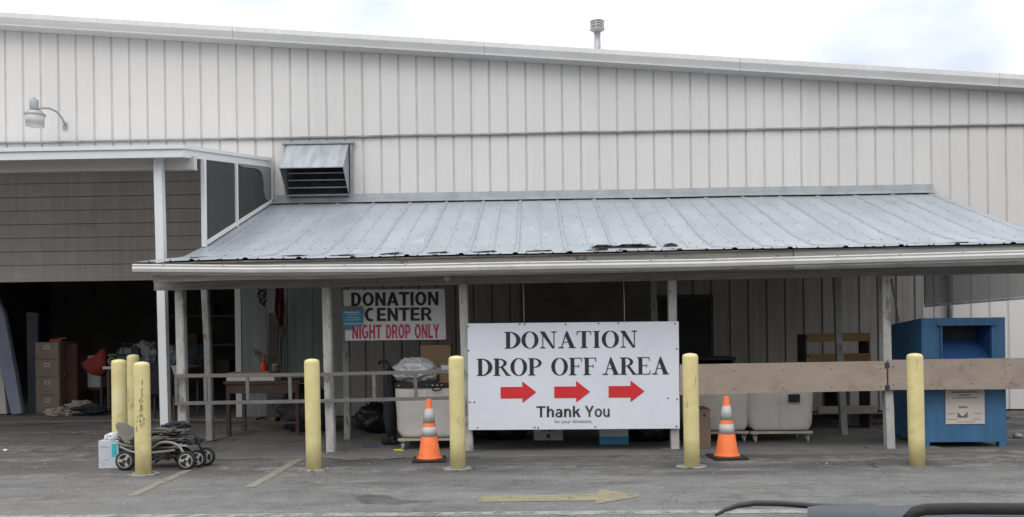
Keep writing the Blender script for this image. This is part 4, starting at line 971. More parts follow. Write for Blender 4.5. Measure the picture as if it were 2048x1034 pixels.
# ================================================================ LAUNDRY CARTS
def cart(x0, x1, topz, Y, lab, band, loop=True):
    xc = (x0 + x1) / 2; Wc = x1 - x0
    t = thing('laundry_cart', lab, 'cart', (xc, Y, 0), 0, 'white canvas laundry carts under the shed')
    zb = .16; n = 40; levels = [(0, .84), (.015, .89), (.06, .925), (.14, .945), (.4, .965), (.7, .985), (1, 1)]
    mb = MB(); rings = []
    for f_, s in levels:
        ring = []
        for k in range(n):
            a = 2 * math.pi * k / n; ca, sa = math.cos(a), math.sin(a); e = .28
            x = math.copysign(abs(ca) ** e, ca) * Wc / 2 * s; y = math.copysign(abs(sa) ** e, sa) * .29 * s
            z = zb + (topz - zb) * f_
            wob = .010 * noise.noise(Vector((x * 5 + xc * 3, y * 5, z * 6)))
            if f_ < .1: z += .02 * (abs(ca) > .8)
            ring.append(mb.b.verts.new((x + wob * ca, y + .30 + wob * sa * 1.5, z)))
        rings.append(ring)
    for a, b in zip(rings, rings[1:]):
        for k in range(n): f_ = mb.b.faces.new((a[k], a[(k + 1) % n], b[(k + 1) % n], b[k])); f_.smooth = True
    mb.b.faces.new(rings[0][::-1])
    # seams
    for x in (-.02,): mb.bar((x, .30 - .29 * .93 - .006, zb + .05), (x, .30 - .29 - .004, topz - .01), .014, .006)
    mb.build('canvas_bag', canvas, t)
    mb = MB(); pts = []
    for k in range(n + 1):
        a = 2 * math.pi * k / n; ca, sa = math.cos(a), math.sin(a); e = .28
        pts.append(Vector((math.copysign(abs(ca) ** e, ca) * (Wc / 2 + .006), .30 + math.copysign(abs(sa) ** e, sa) * .297, 0)))
    for p, q in zip(pts, pts[1:]):
        mb._add([p + Vector((0, 0, topz - .055)), q + Vector((0, 0, topz - .055)), q + Vector((0, 0, topz + .012)), p + Vector((0, 0, topz + .012))], [(0, 1, 2, 3)])
    mb.build('rim_band', rubber if band else canvas, t)
    if loop:
        mb = MB(); mb.tube([(.05, -.004, topz - .03), (.055, -.02, topz - .075), (.10, -.025, topz - .085), (.15, -.02, topz - .07), (.16, -.004, topz - .03)], .009, 8); mb.build('strap_handle', blackp, t)
        mb = MB()
        for x in (-.36, .05, .105, .16): mb = MB(); mb.lathe([(.010, 0), (.010, -.006), (.004, -.009)], 10, (x, 0, topz - .02), 'y'); mb.build('rivet', chrome, t)
    mb = MB(); mb.box(-Wc / 2 + .04, Wc / 2 - .04, .03, .07, .12, .15, .004); mb.box(-Wc / 2 + .04, Wc / 2 - .04, .53, .57, .12, .15, .004)
    for x in (-Wc / 2 + .08, -.03, Wc / 2 - .14): mb.box(x, x + .06, .071, .529, .122, .149)
    mb.build('wooden_base', palewood, t)
    for x in (-Wc / 2 + .10, Wc / 2 - .10):
        for y in (.06, .54):
            mb = MB(); mb.lathe([(.02, -.012), (.045, -.012), (.045, .012), (.02, .012)], 16, (x, y, .046), 'x'); mb.bar((x - .02, y, .05), (x - .02, y, .12), .006, .03); mb.bar((x + .02, y, .05), (x + .02, y, .12), .006, .03); mb.box(x - .03, x + .03, y - .03, y + .03, .112, .119); mb.build('caster', seam_m, t)
    return t
ca = at(787, 780, 10.22); cb = at(927, 780, 10.22)
cart(ca.x, cb.x, at(800, 768, 10.22).z, 10.22, 'white canvas laundry cart with black rim holding a clear plastic bag', True)
a2 = at(1362, 790, 10.62); b2 = at(1505, 790, 10.62); cart(a2.x, b2.x, .80, 10.62, 'white canvas cart behind the plank and the right-hand traffic cone', False, False)
a3 = at(1495, 790, 10.58); b3 = at(1633, 790, 10.58); ct = cart(a3.x, b3.x, .80, 10.58, 'white canvas cart with small black label, right of the cone', False, False)
mb = MB(); pc = at(1590, 797, 10.54); mb.box(pc.x - (a3.x + b3.x) / 2 - .07, pc.x - (a3.x + b3.x) / 2 + .07, -.008, -.004, pc.z - .05, pc.z + .05); mb.build('label_patch', blackp, ct)

# clear bag on the cart
p = at(833, 742, 10.5)
mb = MB(); mb.lump((0, 0, 0), (.28, .20, .17), .22, 2.2, 4, flat=-.13, sub=5)
tag(mb.build('plastic_bag', clearbag, None, (p.x, 10.5, p.z)), 'bulging clear plastic bag resting in the black-rimmed laundry cart', 'plastic bag')
def carton(name, px0, px1, py0, py1, Y, dp, mat, lab, rz=0, cat='box', flaps=False, floor=False, group=None):
    a = at(px0, py1, Y); b = at(px1, py0, Y); wd = b.x - a.x; hh = b.z - (0.014 if floor else a.z)
    t = thing(name, lab, cat, ((a.x + b.x) / 2, Y + dp / 2, 0.014 if floor else a.z), rz, group)
    mb = MB(); mb.box(-wd / 2, wd / 2, -dp / 2, dp / 2, 0, hh, .004); mb.build('carton', mat, t)
    mb = MB(); mb.box(-.025, .025, -dp / 2 - .001, dp / 2 + .001, hh * .72, hh + .0012) if False else mb.box(-wd / 2 + .01, wd / 2 - .01, -.025, .025, hh + .0005, hh + .0015); mb.build('packing_tape', palewood, t)
    return t, wd, hh
carton('cardboard_box', 841, 901, 690, 735, 10.72, .35, card, 'upright brown cardboard box standing behind the clear plastic bag')
q, wd, hh = carton('cardboard_box', 879, 925, 724, 768, 10.50, .25, card, 'cardboard box with white label beside the clear bag in the cart')
mb = MB(); mb.box(-wd * .42, -wd * .02, -.128, -.1255, hh * .62, hh * .86); mb.build('paper_label', whitecard, q)
q, wd, hh = carton('cardboard_box', 1398, 1421, 818, 906, 10.15, .4, darkcard, 'tall brown cardboard box tucked behind the bollard right of the banner', floor=True)
mb = MB(); mb.lathe([(.018, -.2015), (.018, -.2035)], 12, (.0, 0, hh * .84), 'y'); mb.build('print', ink, q)
q, wd, hh = carton('white_box', 1068, 1125, 815, 884, 11.0, .3, whitecard, 'white carton with dark lettering just below the banner', floor=True)
mb = MB(); put_text(mb, 'INK', -wd * .22, wd * .25, .11, .185, -.153, .02); mb.lathe([(.03, -.151), (.03, -.153)], 12, (wd * .0, 0, .055), 'y'); mb.build('print', inkgrey, q)
q, wd, hh = carton('blue_and_white_box', 1200, 1256, 815, 900, 10.55, .3, whitecard, 'white carton with a blue lower band beneath the banner', floor=True)
mb = MB(); mb.box(-wd / 2 - .001, wd / 2 + .001, -.153, .151, .0, .10); mb.build('blue_band', bluecard, q)

def heap(name, px, py, Y, r, mat, lab, cat='bag', seed=1, amp=.3, group=None, z=None, sub=4, freq=2.2, knot=False):
    p = at(px, py, Y); r = Vector(r); zz_ = r.z * .86 + .014 if z is None else z
    t = thing(name, lab, cat, (p.x, Y, zz_ - r.z * .86), 0, group)
    mb = MB(); mb.lump((0, 0, r.z * .86), r, amp, freq, seed, flat=-r.z * .84, sub=sub); mb.build('bag_body' if 'bag' in name else 'folds', mat, t)
    if knot:
        mb = MB(); mb.lump((0, 0, r.z * 1.95), (.05, .05, .07), .5, 3, seed + 3, sub=3); mb.cyl((0, 0, r.z * 1.6), (0, 0, r.z * 1.9), .05, .02, 10); mb.build('knot', mat, t)
    return t
heap('black_bag', 748, 830, 12.0, (.25, .2, .22), blackbag, 'black rubbish bag on the shed floor left of the black-rimmed cart', seed=2, knot=True)
heap('black_bag', 1300, 880, 10.9, (.33, .25, .20), blackbag, 'dark rubbish bag under the right end of the banner', seed=5, knot=True)
heap('black_bag', 1000, 875, 11.2, (.40, .25, .22), blackbag, 'wide dark rubbish bag under the left end of the banner', seed=8)
heap('black_bag', 615, 790, 12.3, (.38, .28, .36), M('navy_bag', (.028, .034, .045), .5, var=.2, scale=5, bump=.4), 'large navy bag right of the wooden table', seed=11)
# lopsided folded pushchair behind the cart
t = thing('folded_pushchair', 'black folded pushchair with hooked handle leaning behind the cart', 'pushchair', (at(775, 900, 10.7).x, 10.75, .012))
o_ = Vector(t.location); P = lambda px, py: at(px, py, 10.7) - o_
mb = MB(); mb.tube([P(757, 727), P(762, 722), P(772, 722), P(779, 732), P(784, 770), P(790, 880)], .02, 10); mb.build('frame_tube', blackp, t)
mb = MB(); mb.tube([P(778, 735) + Vector((0, .1, 0)), P(781, 760) + Vector((0, .1, 0)), P(776, 830) + Vector((0, .1, 0)), P(780, 890) + Vector((0, .1, 0))], [.05, .07, .085, .04], 12); mb.build('seat_fabric', darkcloth, t)
for px in (772, 788):
    mb = MB(); c = P(px, 893); mb.lathe([(.02, -.015), (.06, -.015), (.06, .015), (.02, .015)], 18, (c.x, c.y, .062), 'y'); mb.build('wheel', rubber, t)

# small litter on the slab
p = G(796, 903); mb = MB(); mb.box(-.05, .05, -.02, .02, .012, .03, .006, Matrix.Rotation(.3, 4, 'Z')); mb.box(-.02, .09, -.008, .008, .012, .024, .003, Matrix.Rotation(-.5, 4, 'Z'))
tag(mb.build('yellow_scrap', M('yellow_plastic', (.60, .50, .03), .5, bump=.02), None, p), 'small yellow plastic piece on the floor by the cart caster', 'litter')
p = G(740, 897); mb = MB(); mb.bar((-.09, 0, .018), (.10, .01, .018), .016, .012, .003); tag(mb.build('blue_stick', M('blue_plastic', (.03, .04, .25), .5, bump=.02), None, p), 'thin dark blue stick lying on the shed floor', 'litter')
p = G(11, 903); mb = MB(); mb.lump((0, 0, .015), (.028, .02, .018), .5, 2, 1, sub=2); tag(mb.build('white_litter', whitecard, None, p), 'crumpled white paper scrap on the sandy ground at far left', 'litter')
for px, py, s, lab in ((2036, 876, .07, 'broken dark stone on the ground right of the blue bin'), (2015, 836, .05, 'small pale rock near the wall right of the blue bin'), (1990, 862, .03, 'pebble right under the blue bin corner')):
    p = G(px, py); mb = MB(); mb.lump((0, 0, s * .4), (s, s * .7, s * .5), .4, 1.5, px, sub=2); tag(mb.build('rock', seam_m if s > .06 else concrete, None, p), lab, 'rock', 'rocks by the wall')

# ================================================================ FOLDED STROLLER AND WHITE BOX
g = G(305, 941); YS = g.y + .02
t = thing('folded_stroller', 'folded grey and black baby stroller lying behind the scribbled bollard', 'stroller', (at(305, 941, YS).x, YS, 0))
o_ = Vector(t.location); P = lambda px, py, dy=0: at(px, py, YS + dy) - o_
def swheel(px, py, dy, r):
    c = P(px, py, dy); c.z = r
    mb = MB(); mb.lathe([(r * .72, -.022), (r * .9, -.026), (r, -.014), (r, .014), (r * .9, .026), (r * .72, .022)], 32, c, 'y'); wh = mb.build('wheel', rubber, t)
    mb = MB(); mb.lathe([(r * .60, -.020), (r * .74, -.027), (r * .74, -.012), (r * .60, -.012)], 32, c, 'y')
    mb.lathe([(r * .05, -.032), (r * .22, -.030), (r * .24, -.012), (r * .05, -.012)], 20, c, 'y')
    for k in range(3):
        a = k * 2 * math.pi / 3 + .6; m_ = Matrix.Translation(c) @ Matrix.Rotation(a, 4, 'Y'); mb.box(-r * .15, r * .15, -.026, -.014, r * .18, r * .66, .003, m_)
    mb.build('hub', wheelgrey, wh)
    mb = MB(); mb.lathe([(.008, -.034), (r * .16, -.036), (r * .16, -.0325), (.008, -.0325)], 14, c, 'y'); mb.mi = 0; mb.cyl((c.x, c.y - .01, c.z), (c.x, c.y + .06, c.z), .012, n=8); mb.build('axle', blackp, wh)
swheel(251, 921, 0, .104); swheel(373, 918, 0, .100); swheel(366, 905, .36, .100); swheel(412, 910, .28, .100); swheel(395, 912, .16, .095); swheel(262, 905, .36, .104)
for i, (pts, rd, m_) in enumerate((
    ([P(240, 893), P(262, 903), P(290, 906), P(330, 903), P(350, 900)], .014, framegrey),
    ([P(235, 886, .1), P(262, 893, .1), P(300, 893, .1), P(335, 895, .05), P(352, 893)], .013, framegrey),
    ([P(305, 895), P(320, 886), P(338, 885), P(357, 892), P(373, 916)], .016, framegrey),
    ([P(251, 921, .02), P(262, 900, .05), P(285, 886, .1), P(350, 872, .2), P(380, 862, .3)], .010, blackp),
    ([P(300, 905, .3), P(330, 898, .3), P(365, 905, .3)], .013, framegrey),
    ([P(300, 922, .2), P(330, 905, .2), P(350, 880, .2), P(372, 868, .2)], .010, blackp),
    ([P(258, 880, .2), P(300, 872, .2), P(340, 874, .2), P(395, 880, .2)], .011, framegrey),
    ([P(340, 880, .1), P(370, 868, .1), P(390, 870, .1), P(398, 890, .1), P(410, 908, .15)], .012, blackp),
    ([P(310, 925, .15), P(345, 905, .15), P(373, 918, .1)], .012, blackp),
    ([P(245, 900, .3), P(275, 880, .3), P(330, 868, .3), P(378, 872, .28)], .010, blackp))):
    mb = MB(); sm = []
    for k in range(len(pts) - 1):
        p0 = pts[max(k - 1, 0)]; p1 = pts[k]; p2 = pts[k + 1]; p3 = pts[min(k + 2, len(pts) - 1)]
        for j in range(5):
            u = j / 5; sm.append(.5 * ((2 * p1) + (p2 - p0) * u + (2 * p0 - 5 * p1 + 4 * p2 - p3) * u * u + (3 * p1 - p0 - 3 * p2 + p3) * u ** 3))
    sm.append(pts[-1]); mb.tube(sm, rd, 8); mb.build('frame_tube', m_, t)
mb = MB()
mb.lump(P(325, 878, .18), (.32, .18, .05), .5, 3, 3, sub=4); mb.lump(P(335, 862, .2), (.18, .14, .04), .5, 3, 6, sub=4); mb.lump(P(300, 895, .2), (.27, .14, .05), .5, 3, 9, sub=4)
mb.lump(P(330, 908, .2), (.16, .12, .05), .6, 2.5, 13, sub=4)
mb.build('seat_fabric', khaki, t)
mb = MB(); mb.lump(P(385, 882, .15), (.10, .12, .035), .5, 3, 5, sub=4); mb.lump(P(352, 852, .3), (.13, .1, .05), .5, 3, 15, sub=4); mb.build('seat_cushion', darkcloth, t)
# canopy hood at the left end: an arched shell
mb = MB(); cu_ = [(230, 850), (236, 845), (250, 846), (262, 853), (272, 860), (276, 868)]; lo_ = [(232, 856), (238, 868), (244, 880), (252, 886), (262, 876), (272, 872)]
top = [P(a, b, -.02) for a, b in cu_]; top2 = [P(a, b - 1, .25) for a, b in cu_]; bot = [P(a, b, -.04) for a, b in lo_]
v1 = [mb.b.verts.new(p) for p in top]; v2 = [mb.b.verts.new(p) for p in top2]; v3 = [mb.b.verts.new(p) for p in bot]
for k in range(5):
    f_ = mb.b.faces.new((v1[k], v1[k + 1], v2[k + 1], v2[k])); f_.smooth = True; mb.b.faces.new((v3[k], v3[k + 1], v1[k + 1], v1[k]))
mb.build('hood', M('hood_fabric', (.19, .18, .165), .85, var=.15, scale=9, bump=.3), t)

p = at(197, 940, 9.12); p2 = at(236, 881, 9.12)
t = thing('white_box', 'white carton with a turquoise strip next to the stroller wheel', 'box', ((p.x + p2.x) / 2, 9.22, 0), .03)
wd = p2.x - p.x; mb = MB(); mb.box(-wd / 2, wd / 2, -.1, .1, .001, p2.z, .005); mb.build('carton', M('scuffed_white_card', (.50, .53, .57), .6, var=.08, scale=9, bump=.1, stain=[((.36, .38, .41), .58, 9, .1)]), t)
mb = MB(); mb.box(wd * .16, wd * .42, -.1022, -.1005, p2.z * .42, p2.z * .88); mb.build('turquoise_strip', teal, t)
mb = MB()
for z_, x0, x1 in ((.80, -.40, -.1), (.74, -.40, .05), (.30, -.3, .0)): mb.box(wd * x0, wd * x1, -.1018, -.1005, p2.z * z_, p2.z * z_ + .006)
mb.build('print', M('faint_print', (.28, .30, .34), .7, bump=0), t)
mb = MB(); mb.lump((0, 0, .02), (.10, .08, .045), .35, 3, 2, flat=-.03, sub=4)
tag(mb.build('white_bag', M('white_plastic_bag', (.62, .63, .65), .35, var=.1, scale=9, bump=.5, bscale=30), None, ((p.x + p2.x) / 2 + .02, 9.22, p2.z + .012)), 'crumpled white plastic bag on top of the white carton', 'plastic bag')

# ================================================================ STORAGE OPENING CONTENTS
YF = 15.05
def gz(px, py, Y): q = at(px, py, Y); return q
fl = .03
# filing cabinet
a = at(71, 833, YF); b = at(118, 684, YF); wd = b.x - a.x; hh = b.z - fl
t = thing('filing_cabinet', 'tan four-drawer filing cabinet inside the dark storage opening', 'filing cabinet', ((a.x + b.x) / 2, YF, fl), 0.02)
mb = MB(); mb.box(-wd / 2, wd / 2, .02, .6, 0, hh, .004); mb.build('body', tan_metal, t)
for k in range(4):
    z0 = hh * (k + .04) / 4.06 + .02; z1 = z0 + hh / 4.06 - .02
    mb = MB(); mb.box(-wd / 2 + .012, wd / 2 - .012, 0, .019, z0, z1, .004); dr = mb.build('drawer', tan_metal, t)
    mb = MB(); zc = z1 - .085
    for r_ in ((-.05, .05, zc + .022, zc + .03), (-.05, .05, zc - .03, zc - .022), (-.05, -.04, zc - .022, zc + .022), (.04, .05, zc - .022, zc + .022)): mb.box(r_[0], r_[1], -.006, -.0005, r_[2], r_[3])
    mb.build('label_holder', chrome, dr)
    mb = MB(); mb.box(-.045, .045, -.022, -.0005, zc - .125, zc - .112, .003); mb.build('handle', M('drawer_pull', (.26, .21, .17), .4, .3, bump=0), dr)
mb = MB(); mb.box(-.12, .10, -.1, .1, 0, .05, .01); mb.box(.02, .16, -.14, .0, .051, .075, .008, Matrix.Rotation(.2, 4, 'Z'))
tag(mb.build('orange_tool', M('dull_orange', (.28, .09, .02), .6, bump=.05), None, ((a.x + b.x) / 2 + .08, YF + .25, fl + hh + .002)), 'dull orange tool case on top of the filing cabinet', 'tool case')
t = thing('wooden_cupboard', 'dark reddish wooden cupboard standing right of the filing cabinet', 'cupboard', (at(135, 800, YF + .1).x, YF + .2, fl))
mb = MB(); mb.box(-.13, .14, 0, .5, 0, 1.25, .006); mb.build('carcass', M('red_brown_wood', (.06, .022, .018), .6, var=.3, scale=5, bump=.1), t)
mb = MB(); mb.box(-.115, .125, -.015, -.001, .04, 1.2, .004); dd = mb.build('door', M('red_brown_wood2', (.07, .027, .02), .6, var=.3, scale=5, bump=.1), t)
mb = MB(); mb.lathe([(.012, -.016), (.014, -.035), (.006, -.04)], 10, (-.08, 0, .7), 'y'); mb.build('knob', chrome, dd)
# leaning boards/mattress edges
def lean(name, pts, Y, th, mat, lab, cat, grp=None):
    o = at(*pts[0], Y); mb = MB(); mb.prism([((at(*p, Y) - o).x, (at(*p, Y) - o).z) for p in pts], lambda a_, b_, t_: (a_, t_, b_), 0, th)
    bmesh.ops.bevel(mb.b, geom=mb.b.edges[:], offset=.01, segments=2, affect='EDGES')
    return tag(mb.build(name, mat, None, o), lab, cat, grp)
lean('leaning_panel', [(22, 829), (44, 827), (30, 745), (8, 625), (-25, 560), (-40, 565), (0, 735)], 14.75, .10, bluegrey, 'bluish grey padded panel leaning inward at the far left', 'panel')
lean('foam_slab', [(-30, 829), (14, 828), (8, 770), (-4, 720), (-30, 700)], 14.9, .10, offwhite, 'off-white foam slab on the floor at the extreme left', 'foam')
lean('upright_panel', [(56, 827), (74, 827), (76, 626), (52, 624)], 15.3, .06, M('dim_panel', (.075, .08, .10), .7, var=.2, scale=3, bump=.1), 'dark grey upright panel just left of the filing cabinet', 'panel')
# heap of clothes
g = at(140, 834, 14.7)
t = thing('clothes_heap', 'heap of beige and navy clothes on the storage floor', 'clothes', (g.x, 14.8, fl))
mb = MB(); mb.lump((-.12, -.05, .05), (.26, .16, .10), .6, 2.4, 3, flat=-.04, sub=5); mb.lump((.1, .1, .14), (.25, .16, .10), .5, 2.4, 6, sub=5); mb.lump((-.32, -.1, .03), (.10, .07, .05), .5, 2.4, 9, flat=-.02, sub=4); mb.build('beige_clothes', tancloth, t)
mb = MB(); mb.lump((.30, -.02, .07), (.30, .18, .10), .5, 2.4, 12, flat=-.06, sub=5); mb.build('navy_clothes', darkcloth, t)
# white appliance on a dark crate
a = at(152, 775, 15.6); b = at(201, 711, 15.6)
t = thing('white_appliance', 'small white enamel appliance on a dark stand behind the red cloth', 'appliance', ((a.x + b.x) / 2, 15.6, a.z))
mb = MB(); w2 = (b.x - a.x) / 2; mb.box(-w2, w2, 0, .5, 0, b.z - a.z, .012); mb.build('cabinet', white_en, t)
mb = MB(); mb.box(-w2 + .02, w2 - .02, -.012, -.001, .02, b.z - a.z - .08, .006); mb.build('door', white_en, t)
mb = MB(); mb.box(-w2 + .04, -w2 + .06, -.035, -.012, .12, .32, .004); mb.build('handle', alu, t)
t = thing('stand', 'dark wooden stand carrying the white appliance', 'stand', ((a.x + b.x) / 2, 15.62, fl))
mb = MB(); mb.box(-w2 - .02, w2 + .02, 0, .5, a.z - fl - .05, a.z - fl - .002); mb.build('shelf', darkwood, t)
for x in (-w2, w2 - .04):
    for y in (.02, .44): mb = MB(); mb.box(x, x + .04, y, y + .04, 0, a.z - fl - .051); mb.build('leg', darkwood, t)
# big table with a pale edge across the opening
Yt = 14.75; a = at(205, 733, Yt); b = at(372, 735, Yt)
t = thing('folding_table', 'long white topped folding table crowded with goods in the opening', 'table', (a.x, Yt, fl))
Lt = b.x - a.x; zt_ = a.z - fl
mb = MB(); mb.box(0, Lt, 0, .75, zt_ - .05, zt_ - .001, .006); mb.mi = 0; mb.box(.35, Lt, -.008, -.001, zt_ - .16, zt_ - .0, .002); mb.build('tabletop', white_en, t)
for x in (.05, Lt - .09):
    for y in (.05, .66): mb = MB(); mb.box(x, x + .045, y, y + .04, 0, zt_ - .051); mb.build('leg', darkwood, t)
zt_w = a.z
# red cloth hanging over the end
mb = MB(); o = at(165, 725, 14.9); pl = [(162, 727), (178, 715), (196, 706), (205, 698), (212, 700), (212, 742), (198, 753), (182, 750), (170, 740)]
mb.prism([((at(*p, 14.9) - o).x, (at(*p, 14.9) - o).z) for p in pl], lambda a_, b_, t_: (a_, t_ + .05 * math.sin(a_ * 9 + b_ * 4), b_), 0, .12)
bmesh.ops.subdivide_edges(mb.b, edges=mb.b.edges[:], cuts=2); tag(mb.build('red_cloth', redcloth, None, o, True), 'red cloth bundle hanging off the table end in the opening', 'cloth')
# toy off-road car with green body
o = at(240, 727, 14.70); o.z = zt_w
t = thing('toy_truck', 'green and black toy truck with grey wheels on the crowded table', 'toy', (o.x, 14.95, o.z))
mb = MB(); mb.box(-.26, .20, -.10, .10, .09, .16, .02); mb.box(-.30, -.16, -.09, .09, .16, .22, .02); mb.build('body', greenp, t)
mb = MB(); mb.prism([(-.17, .161), (.27, .161), (.25, .30), (.14, .34), (-.06, .34), (-.15, .25)], lambda a_, b_, t_: (a_, t_, b_), -.09, .09); mb.build('cab', blackp, t)
mb = MB(); mb.prism([(-.10, .22), (-.03, .22), (-.03, .31), (-.06, .31)], lambda a_, b_, t_: (a_, t_, b_), -.094, -.091); mb.prism([(0, .22), (.12, .22), (.12, .31), (0, .31)], lambda a_, b_, t_: (a_, t_, b_), -.094, -.091); mb.build('window', M('toy_window', (.12, .15, .16), .2, bump=0), t)
mb = MB(); mb.tube([(-.06, -.08, .33), (-.02, -.08, .39), (.16, -.08, .39), (.22, -.08, .33)], .010, 8); mb.build('roll_bar', blackp, t)
for x in (-.20, .17):
    for s in (-1, 1):
        mb = MB(); mb.lathe([(.05, -.025), (.08, -.03), (.088, -.015), (.088, .015), (.08, .03), (.05, .025)], 24, (x, s * .115, .088), 'y'); wh = mb.build('wheel', rubber, t)
        mb = MB(); mb.lathe([(.036, s * .0), (.058, s * .034), (.066, s * .034), (.066, s * .02), (.04, s * .01)], 24, (x, s * .115, .088), 'y'); mb.lathe([(.005, s * .035), (.022, s * .036), (.022, 0)], 12, (x, s * .115, .088), 'y'); mb.build('rim', wheelgrey, wh)
def onTable(name, px, py, Y, r, mat, lab, cat, seed):
    p = at(px, py, Y); mb = MB(); mb.lump((0, 0, r[2] * .85), r, .3, 2.4, seed, flat=-r[2] * .8, sub=4); return tag(mb.build(name, mat, None, (p.x, Y, zt_w)), lab, cat)
mb = None
dimbag = M('dim_clear_bag', (.20, .21, .225), .4, var=.25, scale=6, bump=.5, bscale=11)
onTable('plastic_bag', 290, 700, 15.1, (.22, .16, .24), dimbag, 'tall grey plastic sack standing left of the white canopy post on the table', 'plastic bag', 3)
onTable('plastic_bag', 340, 705, 15.2, (.24, .18, .19), dimbag, 'lower grey plastic sack behind the canopy post on the table', 'plastic bag', 9)
onTable('bundle', 395, 705, 15.25, (.22, .16, .20), darkcloth, 'dark bundle of goods between the shed corner posts', 'bundle', 14)
# office chair in front of the table
g = at(333, 828, 14.1)
t = thing('dark_chair', 'dark padded chair with rounded back behind the canopy post', 'chair', (g.x, 14.0, .003), .15)
mb = MB(); pl = [(-.20, .45), (-.23, .80), (-.19, .93), (-.09, .98), (.09, .98), (.19, .93), (.23, .80), (.20, .45)]
mb.prism(pl, lambda a_, b_, t_: (a_, t_ + (b_ - .45) * -.12, b_), -.26, -.20); bmesh.ops.bevel(mb.b, geom=mb.b.edges[:], offset=.015, segments=2, affect='EDGES'); mb.build('backrest', darkcloth, t)
mb = MB(); mb.box(-.23, .23, -.19, .24, .40, .47, .03); mb.build('seat', darkcloth, t)
for x in (-.2, .2):
    for y in (-.17, .2): mb = MB(); mb.bar((x, y, .405), (x * 1.08, y * 1.1, 0), .03, .03); mb.build('leg', darkwood, t)
# things deeper in the room (dim)
t = thing('shelving_unit', 'dim metal shelving unit at the back of the storage room', 'shelves', (-9.2, 20.5, fl))
for x in (0, 4.0):
    for y in (0, .6): mb = MB(); mb.box(x, x + .05, y, y + .05, 0, 2.3); mb.build('upright', seam_m, t)
for z in (.4, 1.1, 1.8): mb = MB(); mb.box(.051, 3.999, 0, .65, z, z + .04); mb.build('shelf', seam_m, t)
for i in range(9):
    x = -9.0 + i * .42; z = (.44, 1.14, 1.84)[i % 3] + fl; h_ = random.uniform(.2, .36)
    lab = ('squat', 'tall', 'wide')[i % 3]
    mb = MB(); mb.box(0, random.uniform(.28, .38), 0, .4, 0, h_, .01); tag(mb.build('storage_box', random.choice((card, darkcard, greycloth)), None, (x, 20.55, z + .002)), 'dim box stored on the shelving unit at the back of the room', 'box', 'boxes on the dim shelving')

# ================================================================ UNDER THE SHED, LEFT: TABLE, CLOTHES
Yt2 = 11.75; a = at(446, 762, Yt2); b = at(600, 757, Yt2)
t = thing('wooden_table', 'low brown wooden table behind the sideways ladder', 'table', (a.x, Yt2, .012))
Lt = b.x - a.x; z_ = a.z - .02
mb = MB(); mb.box(0, Lt, 0, .75, z_ - .04, z_, .006); mb.build('tabletop', tablewood, t)
mb = MB(); mb.box(.05, Lt - .05, .02, .05, z_ - .17, z_ - .041); mb.build('apron', tablewood, t)
mb = MB(); mb.box(.03, Lt - .02, .05, .08, .16, .19); mb.build('stretcher', tablewood, t)
for x in (.03, Lt - .08):
    for y in (.03, .67): mb = MB(); mb.box(x, x + .05, y, y + .05, 0, z_ - .041); mb.build('leg', tablewood, t)
ztb = .012 + z_
q = thing('drawer_tray', 'shallow white tray lying on the brown table', 'tray', (a.x + .02, Yt2 + .08, ztb + .001))
mb = MB(); Wt = at(542, 750, Yt2).x - a.x; mb.box(0, Wt, 0, .35, 0, .012); mb.box(0, Wt, 0, .015, .012, .085); mb.box(0, Wt, .335, .35, .012, .085); mb.box(0, .015, .0151, .3349, .012, .085); mb.box(Wt - .015, Wt, .0151, .3349, .012, .085); mb.build('tray_body', white_en, q)
q = thing('wooden_board_top', 'orange-brown wooden board lying across the tray', 'board', (a.x + .0, Yt2 + .05, ztb + .09))
mb = MB(); mb.box(0, .62, 0, .4, 0, .022, .003, Matrix.Rotation(R(-1), 4, 'Y')); mb.build('plank', tanwood, q)
p = at(521, 735, Yt2 + .4)
t = thing('red_bottle', 'red plastic bottle with pointed spout standing on the table', 'bottle', (p.x, Yt2 + .55, ztb + .003))
mb = MB(); mb.lathe([(.055, 0), (.06, .02), (.06, .16), (.045, .21), (.022, .24), (.018, .26)], 20); mb.build('bottle_body', M('red_plastic', (.45, .04, .02), .4, bump=0), t)
mb = MB(); mb.lathe([(.022, .26), (.022, .28), (.005, .36)], 14); mb.build('spout', M('red_plastic', (.45, .04, .02)), t)
p = at(547, 740, Yt2 + .4)
t = thing('paint_tin', 'small brown tin with pale rim beside the red bottle', 'tin', (p.x, Yt2 + .5, ztb + .003))
mb = MB(); mb.lathe([(.05, 0), (.05, .20), (.04, .20)], 20); mb.build('tin', darkcard, t); mb = MB(); mb.lathe([(.053, .19), (.053, .215), (.045, .215)], 20); mb.build('rim', tancloth, t)
